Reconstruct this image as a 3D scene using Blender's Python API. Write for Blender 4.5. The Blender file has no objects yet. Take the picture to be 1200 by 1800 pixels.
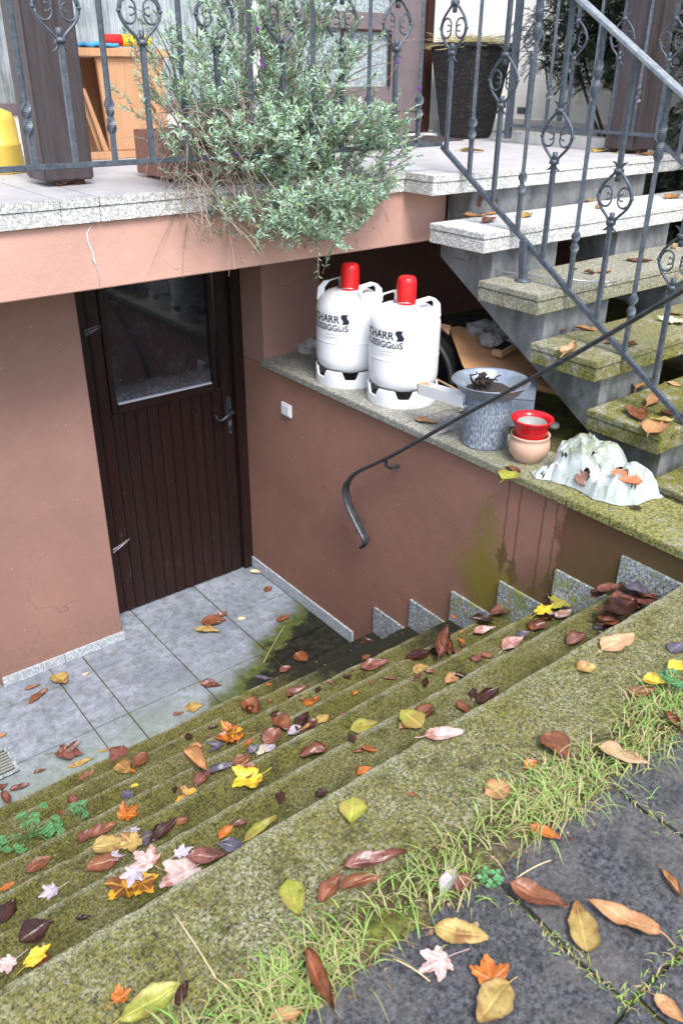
import bpy, bmesh, math, random
from math import sin, cos, pi, radians, sqrt, atan2
from mathutils import Vector, Matrix, noise
S = bpy.context.scene
COL = S.collection

# ------------------------------------------------------------------ camera
CX, CY, CZ = -2.11886, -3.28608, 2.51544
YAW, PITCH, ROLL, F = 0.67048, -0.49137, 0.01024, 1462.23
fw = Vector((sin(YAW)*cos(PITCH), cos(YAW)*cos(PITCH), sin(PITCH)))
rt0 = Vector((cos(YAW), -sin(YAW), 0)); up0 = rt0.cross(fw)
rt = rt0*cos(ROLL)+up0*sin(ROLL); up = -rt0*sin(ROLL)+up0*cos(ROLL)
cam = bpy.data.cameras.new('camera'); co = bpy.data.objects.new('camera', cam); COL.objects.link(co)
M = Matrix.Identity(4)
for i in range(3):
    M[i][0] = rt[i]; M[i][1] = up[i]; M[i][2] = -fw[i]
M[0][3], M[1][3], M[2][3] = CX, CY, CZ
co.matrix_world = M
cam.sensor_fit = 'VERTICAL'; cam.sensor_height = 24; cam.lens = F/1800*24
cam.clip_end = 500; cam.clip_start = .05
cam.dof.use_dof = True; cam.dof.focus_distance = 2.9; cam.dof.aperture_fstop = 4.5
S.camera = co

def at(u, v, ax, val):      # world point on the plane axis=val seen at photo pixel (u,v)
    d = rt*((u-600)/F)-up*((v-900)/F)+fw
    o = Vector((CX, CY, CZ)); t = (val-o[ax])/d[ax]
    return o+d*t

# ------------------------------------------------------------------ light
SUN = Vector((-.20, -.66, 1.0)).normalized()
w = bpy.data.worlds.new('World'); S.world = w; w.use_nodes = True
nt = w.node_tree; bg = nt.nodes['Background']
sky = nt.nodes.new('ShaderNodeTexSky'); sky.sky_type = 'NISHITA'; sky.sun_disc = False
sky.sun_elevation = math.asin(SUN.z); sky.sun_rotation = atan2(SUN.x, SUN.y)
sky.air_density = 1.0; sky.dust_density = 2.5; sky.ozone_density = 1.0
nt.links.new(sky.outputs[0], bg.inputs[0]); bg.inputs[1].default_value = .15
sl = bpy.data.lights.new('sun', 'SUN'); so = bpy.data.objects.new('sun', sl); COL.objects.link(so)
sl.energy = 1.5; sl.angle = radians(22); sl.color = (1, .97, .93)
so.rotation_euler = SUN.to_track_quat('Z', 'Y').to_euler()
S.view_settings.view_transform = 'Standard'; S.view_settings.look = 'None'
S.view_settings.exposure = 1.25; S.view_settings.gamma = 1
S.render.engine = 'CYCLES'
S.cycles.max_bounces = 6; S.cycles.diffuse_bounces = 4

# ------------------------------------------------------------------ materials
MATS = {}
def newmat(name, rough=.8, metal=0, spec=.5):
    m = bpy.data.materials.new(name); m.use_nodes = True
    b = m.node_tree.nodes['Principled BSDF']
    b.inputs['Roughness'].default_value = rough; b.inputs['Metallic'].default_value = metal
    b.inputs['Specular IOR Level'].default_value = spec
    MATS[name] = m
    return m, m.node_tree, b
class N:
    """small node helper"""
    def __init__(s, nt): s.nt = nt; s.co = None
    def n(s, t, **k):
        x = s.nt.nodes.new(t)
        for a, v in k.items(): setattr(x, a, v)
        return x
    def link(s, a, b): s.nt.links.new(a, b)
    def coord(s, which='Object'):
        if which == 'World':
            return s.n('ShaderNodeNewGeometry').outputs['Position']
        return s.n('ShaderNodeTexCoord').outputs[which]
    def scalev(s, c, v):
        m = s.n('ShaderNodeMapping'); m.inputs['Scale'].default_value = v; s.link(c, m.inputs[0]); return m.outputs[0]
    def noise(s, c, sc, det=4, rough=.6, dist=0):
        x = s.n('ShaderNodeTexNoise'); x.inputs['Scale'].default_value = sc; x.inputs['Detail'].default_value = det
        x.inputs['Roughness'].default_value = rough; x.inputs['Distortion'].default_value = dist
        s.link(c, x.inputs['Vector']); return x.outputs['Fac']
    def voro(s, c, sc, feat='F1', out='Distance'):
        x = s.n('ShaderNodeTexVoronoi', feature=feat); x.inputs['Scale'].default_value = sc
        s.link(c, x.inputs['Vector']); return x.outputs[out]
    def ramp(s, f, a, b, va=0., vb=1.):
        x = s.n('ShaderNodeMapRange'); x.inputs[1].default_value = a; x.inputs[2].default_value = b
        x.inputs[3].default_value = va; x.inputs[4].default_value = vb
        s.link(f, x.inputs[0]); return x.outputs[0]
    def mix(s, f, a, b, mode='MIX'):
        x = s.n('ShaderNodeMix', data_type='RGBA', blend_type=mode)
        for i, v in ((0, f), (6, a), (7, b)):
            if isinstance(v, (int, float)): x.inputs[i].default_value = v
            elif isinstance(v, tuple): x.inputs[i].default_value = (*v, 1)
            else: s.link(v, x.inputs[i])
        return x.outputs[2]
    def math(s, op, a, b=0.):
        x = s.n('ShaderNodeMath', operation=op)
        for i, v in ((0, a), (1, b)):
            if isinstance(v, (int, float)): x.inputs[i].default_value = v
            else: s.link(v, x.inputs[i])
        return x.outputs[0]
    def sep(s, c):
        x = s.n('ShaderNodeSeparateXYZ'); s.link(c, x.inputs[0]); return x.outputs
    def bump(s, b, h, st, dist=.002):
        x = s.n('ShaderNodeBump'); x.inputs['Strength'].default_value = st; x.inputs['Distance'].default_value = dist
        s.link(h, x.inputs['Height']); s.link(x.outputs[0], b.inputs['Normal'])
def simple(name, col, rough=.8, metal=0, var=.15, sc=30, bump=.1, dist=.001, spec=.5):
    m, nt, b = newmat(name, rough, metal, spec); k = N(nt); c = k.coord('Object')
    f = k.noise(c, sc, 5, .65)
    dk = tuple(x*(1-var*2) for x in col); lt = tuple(min(1, x*(1+var)) for x in col)
    k.link(k.mix(k.ramp(f, .3, .7), dk, lt), b.inputs['Base Color'])
    if bump: k.bump(b, f, bump, dist)
    return m

# --- masonry paint
def stucco(name, col, stains=False):
    m, nt, b = newmat(name, .85, spec=.25); k = N(nt); c = k.coord('World')
    big = k.noise(c, 2.2, 4, .6); fine = k.noise(c, 60, 4, .7); med = k.noise(c, 14, 3)
    base = k.mix(k.ramp(big, .3, .7), tuple(x*.86 for x in col), tuple(min(1, x*1.08) for x in col))
    base = k.mix(k.ramp(med, .35, .75, 0, .25), base, tuple(x*.72 for x in col))
    # pale scuffs and flecks
    sp = k.noise(k.scalev(c, (1, 1, .5)), 38, 6, .8, 1.2)
    base = k.mix(k.ramp(sp, .64, .72, 0, .4), base, (.62, .52, .46))
    fl = k.voro(c, 16); base = k.mix(k.ramp(fl, .06, .035, 0, .5), base, (.7, .6, .52))
    cn = k.n('ShaderNodeVectorMath', operation='ADD'); k.link(c, cn.inputs[0])
    nz = k.n('ShaderNodeTexNoise'); nz.inputs['Scale'].default_value = 7; k.link(c, nz.inputs['Vector'])
    sv = k.n('ShaderNodeVectorMath', operation='SCALE'); sv.inputs['Scale'].default_value = .25; k.link(nz.outputs['Color'], sv.inputs[0]); k.link(sv.outputs[0], cn.inputs[1])
    cr = k.voro(cn.outputs[0], 1.7, 'DISTANCE_TO_EDGE')
    base = k.mix(k.math('MULTIPLY', k.ramp(cr, .005, .001, 0, .45), k.ramp(big, .53, .58)), base, tuple(x*.35 for x in col))
    zz0 = k.sep(c)[2]
    dirt = k.math('MULTIPLY', k.ramp(k.math('ADD', zz0, k.ramp(med, 0, 1, -.12, .12)), .30, .05, 0, .45), k.ramp(k.noise(c, 30, 6, .85), .38, .62, .2, 1))
    base = k.mix(dirt, base, tuple(x*.42 for x in col))
    base = k.mix(k.ramp(k.noise(c, 90, 5, .85), .54, .68, 0, .35), base, tuple(x*.6 for x in col))
    if stains:
        # wet brown run-off and green algae on the stair end of the pit wall
        x, y, z = k.sep(c)
        n1 = k.noise(c, 9, 5, .7)
        edge = k.math('ADD', y, k.math('MULTIPLY', k.ramp(n1, 0, 1, -.5, .5), .22))
        wet = k.ramp(edge, -1.80, -1.83, 0, .8)
        base = k.mix(wet, base, k.mix(k.ramp(n1, .35, .65), (.13, .058, .026), (.085, .06, .02)))
        # damp soot and moss near the stair foot line
        zl = k.math('SUBTRACT', z, k.math('MULTIPLY', k.math('ADD', k.math('MULTIPLY', y, -1), -.64), .717))
        foot = k.ramp(k.math('ADD', zl, k.math('MULTIPLY', k.ramp(n1, 0, 1, -.5, .5), .3)), .24, .05, 0, .75)
        foot = k.math('MULTIPLY', foot, k.ramp(y, -1.25, -1.5, .12, 1))
        base = k.mix(foot, base, (.12, .085, .03))
        # algae patch
        ay = k.math('ABSOLUTE', k.math('ADD', y, 1.50)); az = k.math('ABSOLUTE', k.math('SUBTRACT', z, .80))
        rr = k.math('ADD', k.math('MULTIPLY', ay, 5.5), k.math('MULTIPLY', az, 2.8))
        rr = k.math('ADD', rr, k.ramp(k.noise(k.scalev(c, (1, 1, .5)), 14, 7, .8), 0, 1, -1.1, 1.1))
        base = k.mix(k.ramp(rr, 1.15, .3, 0, .8), base, (.215, .18, .02))
        # thin runs with blotches under them
        for yy, zt, zb, zbl, ph in ((-1.574, 1.22, .95, .95, 0), (-1.63, 1.22, .98, .90, 1), (-1.735, 1.22, .9, .86, 2), (-1.79, 1.22, 1.0, .93, 3), (-1.83, 1.22, 1.06, 1.0, 4)):
            wob = k.ramp(k.noise(k.scalev(c, (1, 0, 1)), 9+ph, 2), 0, 1, -.012, .012)
            dy = k.math('ABSOLUTE', k.math('SUBTRACT', k.math('ADD', y, wob), yy))
            line = k.ramp(dy, .006, .002, 0, .7)
            line = k.math('MULTIPLY', line, k.ramp(z, zb-.12, zb-.1, 0, 1))
            base = k.mix(line, base, (.13, .06, .03))
            dz = k.math('ABSOLUTE', k.math('SUBTRACT', z, zbl-.04))
            q = k.math('ADD', k.math('MULTIPLY', dy, 28), k.math('MULTIPLY', dz, 11))
            q = k.math('ADD', q, k.ramp(k.noise(c, 40, 4), 0, 1, -1.0, 1.0))
            base = k.mix(k.ramp(q, .85, .7, 0, .85), base, (.13, .085, .03))
    k.link(base, b.inputs['Base Color'])
    k.bump(b, k.math('ADD', fine, k.math('MULTIPLY', med, .6)), .6, .003)
    return m
PINK = (.345, .20, .160)
stucco('pink_render', PINK); stucco('pink_render_stained', (.325, .168, .122), True); stucco('salmon_render_lit', (.60, .36, .29))  # beam: faded salmon paint, its front light also put into the colour
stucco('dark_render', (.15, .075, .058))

# --- granite / exposed aggregate, with optional moss
def granite(name, a, d, sc=150, moss=0., mossf=None, bump=.25, mosscol=((.10, .125, .012), (.36, .37, .10)), dirt=0.):
    m, nt, b = newmat(name, .75, spec=.35); k = N(nt); c = k.coord('World')
    f = k.noise(c, sc, 3, .75); v = k.voro(c, sc*.8, out='Color')
    v = k.sep(v)[0]
    base = k.mix(k.ramp(f, .42, .62), a, d)
    base = k.mix(k.ramp(v, .75, .8, 0, .7), base, tuple(min(1, x*1.5) for x in a))
    if dirt: base = k.mix(k.ramp(k.noise(c, 5, 6, .7), .4, .75, 0, dirt), base, tuple(x*.35 for x in a))
    if moss or mossf:
        n1 = k.noise(c, 6, 6, .75); n2 = k.noise(c, 125, 5, .85)
        g = k.mix(k.ramp(n2, .42, .58), mosscol[0], mosscol[1])
        n1 = k.math('ADD', n1, k.math('MULTIPLY', k.math('SUBTRACT', k.noise(c, 26, 4, .8), .5), .8))
        amt = k.ramp(k.math('ADD', n1, k.math('MULTIPLY', n2, .6)), .95-moss*.55, 1.12-moss*.55)
        if mossf: amt = k.math('MULTIPLY', amt, mossf(k, c))
        base = k.mix(amt, base, g)
    k.link(base, b.inputs['Base Color'])
    k.bump(b, f, bump, .002)
    return m
granite('granite_pale', (.66, .66, .64), (.22, .22, .22), 210, dirt=.12, bump=.15)
granite('granite_skirting', (.40, .43, .44), (.04, .05, .05), 200, moss=.35, mossf=lambda k, c: k.ramp(k.sep(c)[1], -1.0, -1.5, 0, 1))
granite('granite_skirting_clean', (.46, .50, .54), (.26, .30, .33), 200)
granite('granite_tread', (.42, .41, .36), (.05, .05, .04), 210, moss=.62, mossf=lambda k, c: k.ramp(k.sep(c)[2], 1.86, 1.5, .0, 1), mosscol=((.03, .033, .005), (.27, .26, .06)), dirt=.35)
granite('granite_coping', (.34, .34, .31), (.09, .09, .08), 210, moss=.72, mossf=lambda k, c: k.ramp(k.sep(c)[1], -1.15, -1.9, .08, .95), dirt=.5, mosscol=((.03, .033, .005), (.33, .32, .09)))

def steps_mat():
    m, nt, b = newmat('mossy_aggregate', .8, spec=.35); k = N(nt); c = k.coord('World')
    x, y, z = k.sep(c)
    f = k.noise(c, 240, 3, .85); v = k.sep(k.voro(c, 210, out='Color'))[0]
    stone = k.mix(k.ramp(f, .45, .55), (.40, .385, .22), (.022, .023, .010))
    stone = k.mix(k.ramp(v, .78, .82, 0, .8), stone, (.62, .60, .47))
    n1 = k.noise(c, 5.5, 7, .72); n2 = k.noise(c, 150, 5, .85)
    g = k.mix(k.ramp(n2, .44, .56), (.018, .021, .002), (.29, .275, .045))
    fr0 = k.math('FRACT', k.math('DIVIDE', k.math('ADD', k.math('MULTIPLY', y, -1), -.87438+.23721*4), .23721))
    low = k.ramp(z, 1.12, 1.0, 0, 1)
    g = k.mix(k.math('MULTIPLY', k.math('MULTIPLY', k.ramp(fr0, .2, .8), low), k.ramp(n1, .3, .6, .3, .9)), g, (.055, .06, .008))
    amt = k.ramp(k.math('ADD', k.math('ADD', n1, k.math('MULTIPLY', low, .1)), k.math('MULTIPLY', n2, .35)), .50, .84, .22, .92)
    base = k.mix(amt, stone, g)
    base = k.mix(low, base, k.mix(1.0, base, (.80, .79, .68), 'MULTIPLY'))
    base = k.mix(k.ramp(k.noise(c, 11, 7, .85), .52, .64, 0, .6), base, (.028, .026, .012))
    # worn pale nosing line on each step
    fr = k.math('FRACT', k.math('DIVIDE', k.math('ADD', k.math('MULTIPLY', y, -1), -.87438+.23721*4), .23721))
    ed = k.math('MULTIPLY', k.ramp(fr, .11, .03, 0, 1), k.ramp(k.noise(c, 14, 6, .85), .40, .60, .0, .8))
    base = k.mix(ed, base, k.mix(k.ramp(f, .42, .58), (.62, .60, .44), (.12, .12, .07)))
    # black slime where the lowest steps meet the wall
    s = k.math('SUBTRACT', x, k.ramp(z, .345, .50, 0, .36))
    s = k.math('SUBTRACT', s, k.ramp(z, .515, .66, 0, .5))
    s = k.math('ADD', s, k.ramp(k.noise(c, 9, 6, .75), 0, 1, -.22, .22))
    slime = k.ramp(s, -.66, -.48, 0, .96)
    base = k.mix(slime, base, k.mix(k.ramp(n2, .4, .6), (.004, .0045, .003), (.02, .021, .012)))
    k.link(base, b.inputs['Base Color']); k.bump(b, k.math('ADD', f, k.math('MULTIPLY', k.noise(c, 30, 6, .8), 1.6)), .8, .006)
    k.link(k.ramp(slime, 0, 1, .8, .7), b.inputs['Roughness'])
steps_mat()

def tiles_mat():
    m, nt, b = newmat('floor_slabs', .55, spec=.5); k = N(nt); c = k.coord('World')
    x, y, z = k.sep(c)
    big = k.noise(c, 3, 6, .7); fine = k.noise(c, 120, 4, .8); med = k.noise(c, 22, 6, .75)
    base = k.mix(k.ramp(big, .35, .65), (.17, .205, .26), (.36, .41, .49))
    base = k.mix(k.ramp(med, .44, .62, 0, .7), base, (.13, .14, .145))
    base = k.mix(k.ramp(k.noise(k.scalev(c, (1, 2, 1)), 9, 7, .85), .5, .66, 0, .5), base, (.12, .13, .13))
    base = k.mix(k.ramp(fine, .52, .66, 0, .6), base, (.09, .10, .10))
    # green film toward the steps
    gf = k.ramp(k.math('ADD', y, k.ramp(big, 0, 1, -.25, .25)), -.42, -.72, 0, .42)
    base = k.mix(gf, base, (.24, .31, .2))
    # wet moss + black slime in the corner below the pit wall
    s = k.math('SUBTRACT', k.math('MULTIPLY', x, .55), k.math('MULTIPLY', y, .95))
    s = k.math('ADD', s, k.ramp(k.noise(c, 7, 7, .7), 0, 1, -.22, .22))
    base = k.mix(k.ramp(s, .14, .24, 0, .6), base, (.09, .1, .085))
    base = k.mix(k.ramp(s, .20, .28, 0, .92), base, k.mix(k.ramp(med, .4, .6), (.035, .05, .006), (.10, .13, .015)))
    base = k.mix(k.ramp(s, .29, .35, 0, .98), base, k.mix(k.ramp(med, .4, .65), (.003, .003, .002), (.018, .018, .011)))
    k.link(base, b.inputs['Base Color'])
    k.link(k.ramp(med, .4, .7, .55, .8), b.inputs['Roughness'])
    k.bump(b, k.math('ADD', med, k.math('MULTIPLY', fine, .4)), .45, .003)
tiles_mat()

def concrete(name, a, d, sc=9):
    m, nt, b = newmat(name, .85, spec=.3); k = N(nt); c = k.coord('World')
    n1 = k.noise(k.scalev(c, (1, 1, .45)), sc, 7, .7); f = k.noise(c, 80, 4, .7)
    base = k.mix(k.ramp(n1, .38, .66), a, d)
    base = k.mix(k.ramp(f, .55, .75, 0, .35), base, tuple(x*.4 for x in d))
    z = k.sep(c)[2]
    base = k.mix(k.math('MULTIPLY', k.ramp(z, 1.65, 1.45, 0, .6), k.ramp(k.noise(c, 25, 5, .8), .45, .6)), base, (.10, .11, .03))
    k.link(base, b.inputs['Base Color']); k.bump(b, f, .3, .002); return m
concrete('grey_concrete', (.27, .28, .285), (.095, .10, .105), 7)

def wood(name, a, d, axis='Z', sc=1., rough=.55, groove=0, gofs=0., spec=.4):
    m, nt, b = newmat(name, rough, spec=spec); k = N(nt); c = k.coord('World')
    s = {'Z': (26, 26, 1.4), 'X': (1.4, 26, 26), 'Y': (26, 1.4, 26)}[axis]
    g = k.noise(k.scalev(c, tuple(v*sc for v in s)), 1.5, 6, .7, .6)
    base = k.mix(k.ramp(g, .3, .7), a, d)
    base = k.mix(k.ramp(k.noise(c, 3, 4), .4, .7, 0, .4), base, tuple((p+q)*.35 for p, q in zip(a, d)))
    k.link(base, b.inputs['Base Color']); k.bump(b, g, .25, .0015); return m
wood('dark_post_wood', (.032, .024, .025), (.10, .083, .088), 'Z')
wood('pine', (.50, .26, .13), (.68, .40, .22), 'Z')
wood('planter_wood', (.22, .09, .06), (.34, .16, .12), 'X')
def door_wood():
    m, nt, b = newmat('door_boards', .5, spec=.3); k = N(nt); c = k.coord('World')
    g = k.noise(k.scalev(c, (30, 30, 1.3)), 1.6, 6, .7, .4)
    x = k.sep(c)[0]
    idx = k.math('FLOOR', k.math('DIVIDE', x, .0585)); pv = k.sep(k.voro(k.scalev(c, (17.1, 0, 0)), 1, out='Color'))[0]
    wn = k.n('ShaderNodeTexWhiteNoise', noise_dimensions='1D'); k.link(idx, wn.inputs['W'])
    base = k.mix(k.ramp(g, .3, .7), (.010, .0062, .0052), (.027, .0135, .0105))
    base = k.mix(k.ramp(wn.outputs[0], 0, 1, 0, .65), base, (.026, .0075, .005))
    # dust flecks and cobweb haze
    base = k.mix(k.ramp(k.voro(k.scalev(c, (1, 1, .6)), 24), .055, .03, 0, .5), base, (.3, .3, .3))
    base = k.mix(k.ramp(k.noise(k.scalev(c, (1, 1, .5)), 17, 7, .8), .60, .78, 0, .35), base, (.22, .2, .2))
    k.link(base, b.inputs['Base Color']); k.bump(b, g, .2, .001)
door_wood()

# --- wrought iron
def iron(name, a, d, rough=.45):
    m, nt, b = newmat(name, rough, .25, .5); k = N(nt); c = k.coord('World')
    n = k.noise(c, 45, 6, .8)
    base = k.mix(k.ramp(n, .35, .65), a, d)
    base = k.mix(k.ramp(k.noise(c, 130, 4, .8), .62, .70, 0, .5), base, (.45, .5, .52))
    k.link(base, b.inputs['Base Color']); k.bump(b, n, .5, .0015); return m
iron('wrought_iron', (.05, .062, .082), (.125, .15, .18)); iron('black_iron', (.022, .026, .032), (.075, .085, .10), .35)
iron('lichened_rail', (.14, .17, .22), (.38, .42, .42))

m, nt, b_ = newmat('white_paint', .3, spec=.5); k = N(nt); c = k.coord('World')
base = k.mix(k.ramp(k.noise(c, 9, 6, .8), .5, .75, 0, .35), (.85, .87, .89), (.66, .67, .66))
base = k.mix(k.ramp(k.noise(k.scalev(c, (1, 1, .35)), 60, 6, .85), .62, .70, 0, .5), base, (.42, .40, .37))
k.link(base, b_.inputs['Base Color'])
simple('red_plastic', (.62, .012, .015), .3, 0, .05, 20, .02)
simple('dark_print', (.012, .012, .03), .6, 0, 0, 10, 0)
simple('faint_print', (.42, .45, .48), .6, 0, 0, 10, 0)
simple('steel_wire', (.55, .56, .58), .35, .9, .1, 60, .05)
simple('black_void', (.006, .006, .008), .8, 0, 0, 10, 0)
simple('white_plastic', (.78, .79, .80), .35, 0, .02, 10, 0)
simple('red_glaze', (.58, .01, .018), .12, 0, .06, 12, .03)
simple('terracotta', (.62, .40, .29), .7, 0, .06, 14, .1)
simple('pot_inside', (.28, .30, .27), .5, 0, .1, 14, .1)
simple('galvanised', (.33, .38, .44), .38, .55, .18, 26, .15)
simple('dead_plant', (.035, .022, .017), .85, 0, .25, 60, .4)
simple('cardboard', (.50, .27, .13), .9, 0, .05, 8, .1)
simple('raw_wood', (.52, .33, .18), .8, 0, .12, 40, .2)
simple('tar_black', (.012, .011, .012), .6, 0, .1, 40, .2)
simple('black_rubber', (.012, .012, .013), .55, 0, .15, 40, .2)
simple('navy_plastic', (.02, .022, .045), .45, 0, .2, 20, .1)
simple('zinc_box', (.25, .30, .37), .5, .3, .15, 15, .15)
simple('rock', (.36, .35, .35), .9, 0, .22, 30, .5, .004)
simple('orange_tile', (.58, .19, .085), .8, 0, .1, 40, .2)
simple('brown_tile', (.22, .11, .085), .75, 0, .15, 40, .2)
simple('aluminium', (.90, .90, .90), .5, 0, .02, 20, .03)
simple('soil', (.045, .035, .026), .95, 0, .35, 60, .8, .01)
simple('white_render', (.80, .80, .77), .9, 0, .05, 40, .35, .002)
simple('pale_tile', (.62, .61, .58), .7, 0, .06, 30, .15)
simple('terrace_tile', (.46, .45, .46), .6, 0, .10, 7, .15)
simple('yellow_plastic', (.85, .60, .10), .4, 0, .03, 20, .05)
simple('blue_cloth', (.06, .33, .62), .85, 0, .25, 12, .2)
simple('yellow_cloth', (.85, .62, .02), .8, 0, .05, 12, .1)
simple('red_cloth', (.68, .02, .02), .8, 0, .05, 12, .1)
simple('brown_door_paint', (.20, .165, .175), .4, 0, .08, 12, .05)
simple('door_frame_paint', (.045, .018, .014), .4, 0, .2, 25, .1)
simple('rust', (.12, .05, .03), .9, 0, .4, 60, .5)
simple('dry_stem', (.36, .27, .22), .9, 0, .25, 200, 0)
simple('lavender_flower', (.22, .07, .42), .8, 0, .25, 200, 0)
simple('bark', (.10, .07, .05), .9, 0, .3, 60, .5)
simple('cobweb', (.6, .62, .68), .8, 0, 0, 20, 0)
simple('snail', (.42, .26, .12), .4, 0, .25, 60, .1)
simple('straw', (.62, .50, .27), .8, 0, .15, 60, 0)

def glass_mat():
    m, nt, b = newmat('dusty_glass', .07, spec=.8); k = N(nt); c = k.coord('World')
    n = k.noise(c, 7, 6, .75); f = k.noise(c, 60, 5, .8)
    x, y, z = k.sep(c)
    low = k.ramp(k.math('ADD', z, k.ramp(n, 0, 1, -.06, .06)), 1.22, 1.12, 0, .6)
    dust = k.math('ADD', k.ramp(n, .5, .85, 0, .25), k.math('MULTIPLY', low, k.ramp(f, .35, .6, .3, 1)))
    base = k.mix(k.math('MULTIPLY', dust, .7), (.012, .013, .017), (.26, .29, .33))
    fl = k.voro(c, 20); base = k.mix(k.ramp(fl, .05, .03, 0, .7), base, (.5, .5, .5))
    k.link(base, b.inputs['Base Color']); k.link(k.ramp(dust, 0, .6, .05, .5), b.inputs['Roughness'])
    m, nt, b = newmat('pebbled_glass', .25, spec=.8); k = N(nt); c = k.coord('World')
    v = k.voro(c, 90); 
    k.link(k.mix(k.ramp(v, .1, .6), (.62, .68, .70), (.26, .32, .34)), b.inputs['Base Color']); k.bump(b, v, .6, .003)
    m, nt, b = newmat('net_curtain', .6, spec=.6); k = N(nt); c = k.coord('World')
    f = k.noise(k.scalev(c, (70, 70, 3)), 1.4, 5, .7); h = k.noise(c, 9, 4)
    base = k.mix(k.ramp(f, .35, .65), (.10, .13, .14), (.42, .48, .50))
    k.link(k.mix(k.ramp(h, .4, .7, 0, .5), base, (.55, .6, .62)), b.inputs['Base Color'])
glass_mat()

def grooved():
    m, nt, b = newmat('ribbed_blue_grey', .6, spec=.4); k = N(nt); c = k.coord('Object')
    x, y, z = k.sep(c)
    cb = k.n('ShaderNodeCombineXYZ'); a = k.math('ARCTAN2', y, x)
    k.link(k.math('MULTIPLY', a, 10), cb.inputs[0]); k.link(k.math('MULTIPLY', z, 30), cb.inputs[2])
    f = k.noise(cb.outputs[0], 1.9, 3, .6, .3)
    k.link(k.mix(k.ramp(f, .46, .58), (.13, .165, .225), (.38, .42, .48)), b.inputs['Base Color'])
    k.bump(b, f, .9, .006)
grooved()
def wicker():
    m, nt, b = newmat('black_wicker', .55, spec=.5); k = N(nt); c = k.coord('World')
    x, y, z = k.sep(c); cb = k.n('ShaderNodeCombineXYZ')
    wob = k.ramp(k.noise(c, 35, 3), 0, 1, -.006, .006)
    k.link(k.math('ADD', k.math('ADD', x, y), wob), cb.inputs[0]); k.link(k.math('ADD', z, wob), cb.inputs[1])
    br = k.n('ShaderNodeTexBrick'); k.link(cb.outputs[0], br.inputs['Vector'])
    br.inputs['Scale'].default_value = 1; br.inputs['Brick Width'].default_value = .022; br.inputs['Row Height'].default_value = .010; br.inputs['Mortar Size'].default_value = .0022; br.inputs['Mortar Smooth'].default_value = .6
    br.inputs['Color1'].default_value = (.05, .045, .045, 1); br.inputs['Color2'].default_value = (.012, .011, .011, 1); br.inputs['Mortar'].default_value = (.001, .001, .001, 1)
    n = k.noise(c, 60, 4, .8)
    k.link(k.mix(k.ramp(n, .58, .68, 0, .7), br.outputs['Color'], (.22, .21, .21)), b.inputs['Base Color']); k.bump(b, k.math('SUBTRACT', n, br.outputs['Fac']), 1, .006)
wicker()
def slab_ground():
    m, nt, b = newmat('dark_paving', .8, spec=.4); k = N(nt); c = k.coord('World')
    f = k.noise(c, 110, 5, .85); n = k.noise(c, 7, 6, .7); st = k.noise(k.scalev(c, (30, 90, 30)), 1, 4, .7)
    base = k.mix(k.ramp(f, .40, .62), (.014, .015, .017), (.135, .135, .14))
    base = k.mix(k.ramp(n, .48, .66, 0, .6), base, (.16, .145, .13))
    base = k.mix(k.ramp(k.noise(c, 18, 6, .8), .52, .64, 0, .6), base, (.035, .034, .036))
    base = k.mix(k.ramp(k.voro(c, 55), .10, .06, 0, .5), base, (.30, .29, .27))
    base = k.mix(k.ramp(st, .55, .72, 0, .35), base, (.03, .035, .05))
    k.link(base, b.inputs['Base Color']); k.bump(b, f, .8, .004)
    m, nt, b = newmat('mossy_soil', .95, spec=.2); k = N(nt); c = k.coord('World')
    f = k.noise(c, 60, 6, .8); n = k.noise(c, 9, 5, .7)
    base = k.mix(k.ramp(f, .35, .65), (.05, .04, .028), (.20, .16, .10))
    g = k.mix(k.ramp(f, .35, .65), (.06, .08, .008), (.26, .29, .05))
    k.link(k.mix(k.ramp(n, .42, .58), base, g), b.inputs['Base Color']); k.bump(b, f, 1, .01)
slab_ground()
def plastic_bag():
    m, nt, b = newmat('dirty_white_plastic', .42, spec=.5); k = N(nt); c = k.coord('World')
    n = k.noise(c, 16, 6, .75); z = k.sep(c)[2]
    base = k.mix(k.ramp(n, .3, .7), (.56, .60, .59), (.36, .41, .39))
    g = k.math('ADD', k.ramp(n, .35, .65, -.25, .7), k.ramp(z, 1.32, 1.41, 0, .8))
    base = k.mix(k.ramp(g, .55, 1.05, 0, .8), base, (.20, .23, .13))
    k.link(base, b.inputs['Base Color']); b.inputs['Roughness'].default_value = .38
plastic_bag()

def veg(name, cols, rough=.6, trans=.0):
    m, nt, b = newmat(name, rough, spec=.3); k = N(nt)
    g = k.n('ShaderNodeNewGeometry'); r = g.outputs['Random Per Island']
    cr = k.n('ShaderNodeValToRGB'); k.link(r, cr.inputs[0])
    els = cr.color_ramp.elements
    while len(els) < len(cols): els.new(.5)
    for i, c in enumerate(cols):
        els[i].position = i/max(1, len(cols)-1); els[i].color = (*c, 1)
    k.link(cr.outputs[0], b.inputs['Base Color']); return m
veg('lavender_leaf', [(.07, .13, .06), (.22, .36, .22), (.38, .58, .45), (.55, .74, .62), (.26, .40, .11), (.46, .66, .52), (.18, .14, .10)])
veg('yew_needles', [(.012, .03, .012), (.025, .055, .025), (.05, .10, .05), (.03, .065, .045)])
veg('grass_blades', [(.15, .28, .05), (.22, .38, .08), (.30, .42, .12), (.26, .36, .10), (.40, .33, .16), (.17, .29, .05), (.46, .38, .20), (.30, .24, .11), (.20, .34, .07)])
veg('weed_leaf', [(.05, .16, .05), (.09, .25, .09), (.14, .32, .14)])
veg('leaf_litter', [(.03, .015, .008), (.10, .05, .025), (.22, .13, .06), (.30, .24, .14), (.05, .03, .02)])
veg('dry_grass', [(.40, .32, .14), (.55, .48, .26), (.26, .24, .09)])

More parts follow.
